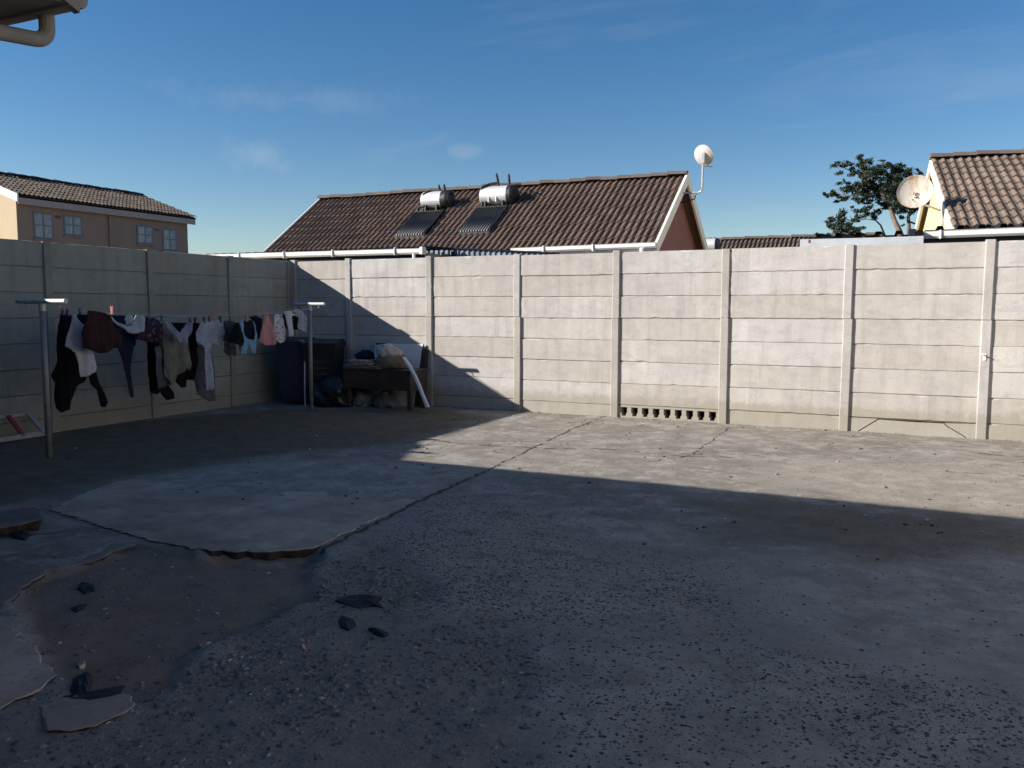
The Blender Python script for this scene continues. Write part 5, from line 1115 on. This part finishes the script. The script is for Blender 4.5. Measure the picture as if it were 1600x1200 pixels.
# white board leaning on the wall behind the table
bz1 = PY(620, 537, 11.38)[2]; bx0 = PY(586, 540, 11.38)[0]; bx1 = PY(661, 540, 11.38)[0]
bd = thing('white_board', 'white board leaning against the wall behind the junk table', 'board', ((bx0+bx1)/2, 11.3, 0))
obj('panel', prism([(bx0, 11.375, bz1), (bx1, 11.375, bz1), (bx1-0.10, 11.26, 0.0), (bx0, 11.26, 0.0)], (0, 0.018, 0)), M['board_white'], bd)
obj('edge_trim', prism([(bx1+0.001, 11.372, bz1+0.001), (bx1+0.014, 11.372, bz1+0.001), (bx1-0.086, 11.257, 0.0), (bx1-0.099, 11.257, 0.0)], (0, 0.024, 0)), M['black_plastic'], bd)
obj('top_trim', box((bx0+0.02, 11.370, bz1-0.022), (bx0+0.28, 11.374, bz1+0.004)), M['black_plastic'], bd)
p0 = PY(668, 545, 11.36); wbd = obj('timber_sheet', prism([(bx1+0.02, 11.40, p0[2]), (bx1+0.085, 11.40, p0[2]-0.01), (bx1+0.085, 11.28, 0), (bx1-0.09, 11.27, 0)], (0, 0.016, 0)), M['wood_dark'])
tag(wbd, 'narrow dark timber sheet leaning beside the white board', 'timber')
# curved white plastic strip
sp = [(631, 558, 10.86), (640, 571, 10.72), (648, 586, 10.64), (655, 602, 10.62), (661, 618, 10.60), (668, 636, 10.62)]
pts = [PY(u, v, y) for u, v, y in sp]; V = []; F = []
for i, p in enumerate(pts):
    p = Vector(p); p.z = max(p.z, 0.012); wv_ = 0.055 if i < 5 else 0.07
    for (a, bq) in ((-1, 0.0), (-0.6, -0.025), (0.6, -0.025), (1, 0.0), (0.6, -0.012), (-0.6, -0.012)): V.append((p.x+a*wv_*0.6, p.y+bq, p.z))
for i in range(len(pts)-1):
    for q in range(6): F.append((i*6+q, i*6+(q+1) % 6, (i+1)*6+(q+1) % 6, (i+1)*6+q))
F += [tuple(range(5, -1, -1)), tuple((len(pts)-1)*6+q for q in range(6))]
tag(obj('plastic_strip', (V, F), M['board_white']), 'curved white plastic channel leaning from the table to the ground', 'plastic strip')
for k, (u, v, sx, sz, sd, lb) in enumerate(((580, 632, 0.17, 0.13, 31, 'pale grey rubble sack under the left of the table'), (622, 633, 0.20, 0.15, 32, 'larger pale grey rubble sack under the right of the table'), (601, 628, 0.10, 0.12, 33, 'small torn sack between the two rubble sacks under the table'))):
    c_ = G(u, v); bundle('rubble_sack', (c_[0], 10.98, sz*0.6), sx, 0.15, sz, GRB, lb, 'sack', sd, 0.45, group='sacks under the table')

# ------------------------------------------------------------------ tree beyond the sheds
TYY = 27.0; tree = thing('tree', 'wind-swept dark green tree between the distant roof and right-hand house', 'tree', tuple(PY(1408, 420, TYY)*np.array([1, 1, 0])+np.array([0, 0, -0.14])))
def limb(pxs, r0, r1):
    P = [Vector(PY(u, v, TYY+dy__)) for u, v, dy__ in pxs]; n = len(P); return tube(P, [r0+(r1-r0)*i/(n-1) for i in range(n)], 8)
base = PY(1405, 420, TYY)
tg = Geo(); bz = PY(1410, 372, TYY)
tg.add(*tube([(bz[0]+0.05, TYY, -0.2), (bz[0], TYY, 1.6), (bz[0], TYY, bz[2])], [0.17, 0.13, 0.10], 10))
for pxs, r0, r1 in (([(1410, 374, 0), (1404, 358, 0), (1398, 346, 0), (1394, 334, .1), (1388, 318, .1), (1376, 300, .2), (1360, 282, .2), (1352, 266, .2)], .085, .025), ([(1421, 376, 0), (1420, 352, 0), (1419, 338, 0), (1424, 326, 0), (1420, 305, -.2), (1405, 285, -.3)], .06, .02),
    ([(1420, 346, 0), (1431, 350, .2), (1437, 360, .2), (1436, 372, .2)], .03, .02), ([(1419, 340, 0), (1432, 325, .2), (1438, 332, .3), (1446, 338, .3)], .03, .012), ([(1384, 372, .2), (1376, 352, .1), (1368, 344, 0), (1352, 342, -.2)], .035, .012), ([(1376, 300, .2), (1350, 304, 0), (1325, 306, -.2), (1300, 300, -.2)], .03, .01),
    ([(1360, 282, .2), (1340, 272, .2), (1318, 262, .2)], .025, .01), ([(1376, 376, 0), (1345, 366, .1), (1325, 352, .2)], .04, .012), ([(1352, 342, -.2), (1332, 345, 0)], .02, .008), ([(1388, 318, .1), (1405, 300, .4), (1418, 280, .5)], .03, .01)):
    tg.add(*limb(pxs, r0, r1))
obj('trunk', tg, M['bark'], tree, True)
def leaf_mat():
    m, t, b = nodes('dark_green_leaf'); a = N(t, 'ShaderNodeAttribute', attribute_name='tone').outputs['Fac']
    r = t.nodes.new('ShaderNodeValToRGB'); t.links.new(a, r.inputs[0]); e = r.color_ramp.elements
    e[0].color = (0.010, 0.020, 0.010, 1); e[1].color = (0.13, 0.075, 0.035, 1); e[1].position = 1.0
    q = e.new(0.6); q.color = (0.026, 0.042, 0.018, 1); q = e.new(0.93); q.color = (0.05, 0.06, 0.025, 1)
    t.links.new(r.outputs[0], b.inputs['Base Color']); b.inputs['Roughness'].default_value = 0.6; return m
M['leaf'] = leaf_mat()
clumps = [(1408, 316, 14, 10), (1424, 322, 12, 10), (1340, 356, 12, 7), (1316, 262, 17, 9), (1345, 256, 14, 10), (1358, 262, 16, 14), (1340, 276, 16, 12), (1370, 270, 22, 14), (1382, 262, 14, 7), (1398, 270, 22, 13), (1415, 278, 18, 14), (1430, 284, 12, 12), (1300, 300, 12, 8), (1320, 298, 18, 12), (1342, 302, 20, 13), (1362, 296, 22, 16), (1385, 300, 24, 20), (1404, 300, 22, 20), (1420, 306, 16, 16), (1390, 318, 16, 10), (1404, 326, 14, 9), (1352, 330, 18, 10), (1366, 338, 12, 10), (1338, 342, 8, 5), (1318, 340, 18, 13), (1305, 350, 16, 9), (1318, 356, 18, 9), (1282, 366, 9, 6), (1296, 364, 8, 6), (1330, 364, 22, 8), (1412, 334, 12, 6), (1292, 306, 6, 4), (1310, 314, 10, 5), (1430, 300, 10, 12), (1352, 312, 12, 6), (1333, 322, 5, 3), (1411, 352, 3, 2), (1394, 286, 16, 10), (1350, 286, 16, 12)]
LV = []; LF = []; LT = []; rl = np.random.default_rng(77)
s_px = TYY*0.91/FPX
for (u, v, ru, rv) in clumps:
    c_ = PY(u, v, TYY+rl.uniform(-0.3, 0.35)); nL = int(ru*rv*4.6); sub = rl.normal(0, 0.58, (max(3, nL//68), 3)); ct = rl.uniform(0, 0.35)
    for k in range(nL):
        s_ = sub[rl.integers(len(sub))]*0.9+rl.normal(0, 0.14, 3)*np.array([1, 1, 1.0]); s_ = s_/max(1.0, np.linalg.norm(s_)/1.3)
        p = c_+np.array([s_[0]*ru*s_px, s_[1]*ru*s_px*0.9, s_[2]*rv*s_px]); d1 = rl.normal(0, 1, 3); d1 /= np.linalg.norm(d1); d2 = np.cross(d1, rl.normal(0, 1, 3)); d2 /= np.linalg.norm(d2); ln = rl.uniform(0.022, 0.06); wd = ln*0.34
        n0 = len(LV); LV += [p-d1*ln, p+d2*wd, p+d1*ln, p-d2*wd]; LF.append((n0, n0+1, n0+2, n0+3)); tn = min(0.999, rl.random()*0.75+ct*(0.3 if rl.random() < .9 else 1.2)); LT += [tn]*4
crown = obj('crown', (LV, LF), M['leaf'], tree); at = crown.data.attributes.new('tone', 'FLOAT', 'POINT'); at.data.foreach_set('value', np.array(LT, np.float32))

# ------------------------------------------------------------------ small debris on the ground
M['soot'] = plain('blackened_scrap', (0.012, 0.013, 0.016), 0.8, var=0.3)
def scrap(px, mat, label, cat, seed, name='scrap', h=0.02):
    P = gp(px); r_ = random.Random(seed); V = []; F = []; n = len(P); c_ = np.mean(P, 0); zc_ = float(ground_z(np.array([c_[0]]), np.array([c_[1]]))[0])
    for (x, y) in P: V.append((x, y, zc_-0.012))
    for (x, y) in P: V.append((x+r_.uniform(-.008, .008), y+r_.uniform(-.008, .008), zc_+h*r_.uniform(0.2, 0.8)))
    for (x, y) in P: V.append((c_[0]+(x-c_[0])*0.5+r_.uniform(-.01, .01), c_[1]+(y-c_[1])*0.5+r_.uniform(-.01, .01), zc_+h*r_.uniform(0.5, 1.2)))
    V.append((c_[0], c_[1], zc_+h*0.8))
    for l in range(2):
        for i in range(n): F.append((l*n+i, l*n+(i+1) % n, (l+1)*n+(i+1) % n, (l+1)*n+i))
    for i in range(n): F.append((2*n+i, 2*n+(i+1) % n, 3*n))
    tag(obj(name, (V, F), mat), label, cat)
scrap([(524, 938), (545, 930), (560, 926), (580, 928), (598, 930), (590, 938), (600, 947), (580, 944), (562, 948), (540, 942)], M['soot'], 'black torn scrap lying on the gravel right of the hollow', 'scrap', 1)
scrap([(525, 968), (535, 962), (552, 966), (556, 974), (545, 982), (530, 978)], M['soot'], 'small black scrap just in front of the torn one', 'scrap', 2)
scrap([(576, 980), (590, 982), (608, 988), (600, 992), (585, 988)], M['soot'], 'thin black sliver near the middle of the gravel', 'scrap', 3)
scrap([(112, 1072), (118, 1052), (132, 1044), (146, 1050), (142, 1068), (132, 1078), (120, 1082)], M['soot'], 'upright black lump behind the sunken slab piece', 'lump', 4, 'dirt_lump', 0.035)
scrap([(84, 1084), (110, 1080), (150, 1074), (192, 1062), (188, 1072), (160, 1082), (120, 1092), (90, 1094)], M['soot'], 'long black strip lying behind the sunken slab piece', 'strip', 5, 'dirt_strip', 0.02)
scrap([(118, 912), (130, 902), (146, 906), (148, 914), (132, 918)], M['soot'], 'black clod on the far rim of the hollow', 'clod', 6, 'dirt_clod', 0.022)
scrap([(112, 940), (125, 934), (138, 932), (132, 940), (118, 946)], M['soot'], 'dark clod inside the left of the hollow', 'clod', 7, 'dirt_clod', 0.014)
scrap([(12, 832), (30, 826), (48, 838), (40, 846), (18, 842)], M['soot'], 'dark earth lump under the lifted concrete chunk', 'lump', 8, 'dirt_lump', 0.03)
scrap([(308, 1003), (318, 1000), (332, 1000), (330, 1006), (314, 1008)], M['slab'], 'pale stone flake at the front rim of the hollow', 'stone', 9, 'stone_flake', 0.02)
scrap([(121, 1028), (126, 1024), (134, 1026), (132, 1032), (124, 1034)], M['slab'], 'small pale stone left in front of the hollow', 'stone', 10, 'stone', 0.03)
scrap([(471, 1009), (475, 1007), (479, 1009), (477, 1013), (472, 1012)], plain('pink_plastic', (0.6, 0.25, 0.25), 0.5), 'tiny pink plastic fragment on the gravel', 'fragment', 11, 'plastic_fragment', 0.012)

# ------------------------------------------------------------------ weeds and moss along the wall foot
WV = []; WF = []; rw = np.random.default_rng(91)
for k in range(1500):
    x = rw.uniform(-7.0, 3.2); dens = vnoise(np.array([x]), np.array([3.0]), 1.3, 61)[0]
    if rw.random() > max(0.0, (dens-0.42)*4): continue
    y = YB-0.004-abs(rw.normal(0, 0.016)); z = float(ground_z(np.array([x]), np.array([y]))[0])-0.004; h_ = rw.uniform(0.006, 0.03); a = rw.uniform(0, 6.28); w_b = rw.uniform(0.002, 0.005); ln = rw.normal(0, 0.010, 2)
    n0 = len(WV); WV += [(x-math.cos(a)*w_b, y-math.sin(a)*w_b, z), (x+math.cos(a)*w_b, y+math.sin(a)*w_b, z), (x+ln[0], y-abs(ln[1]), z+h_)]; WF.append((n0, n0+1, n0+2))
wd = obj('wall_weeds', (WV, WF), plain('dull_green_weed', (0.075, 0.085, 0.035), 0.9, var=0.4, scale=9)); wd['kind'] = 'stuff'; wd['label'] = 'tiny weeds and moss along the foot of the back wall'; wd['category'] = 'weeds'
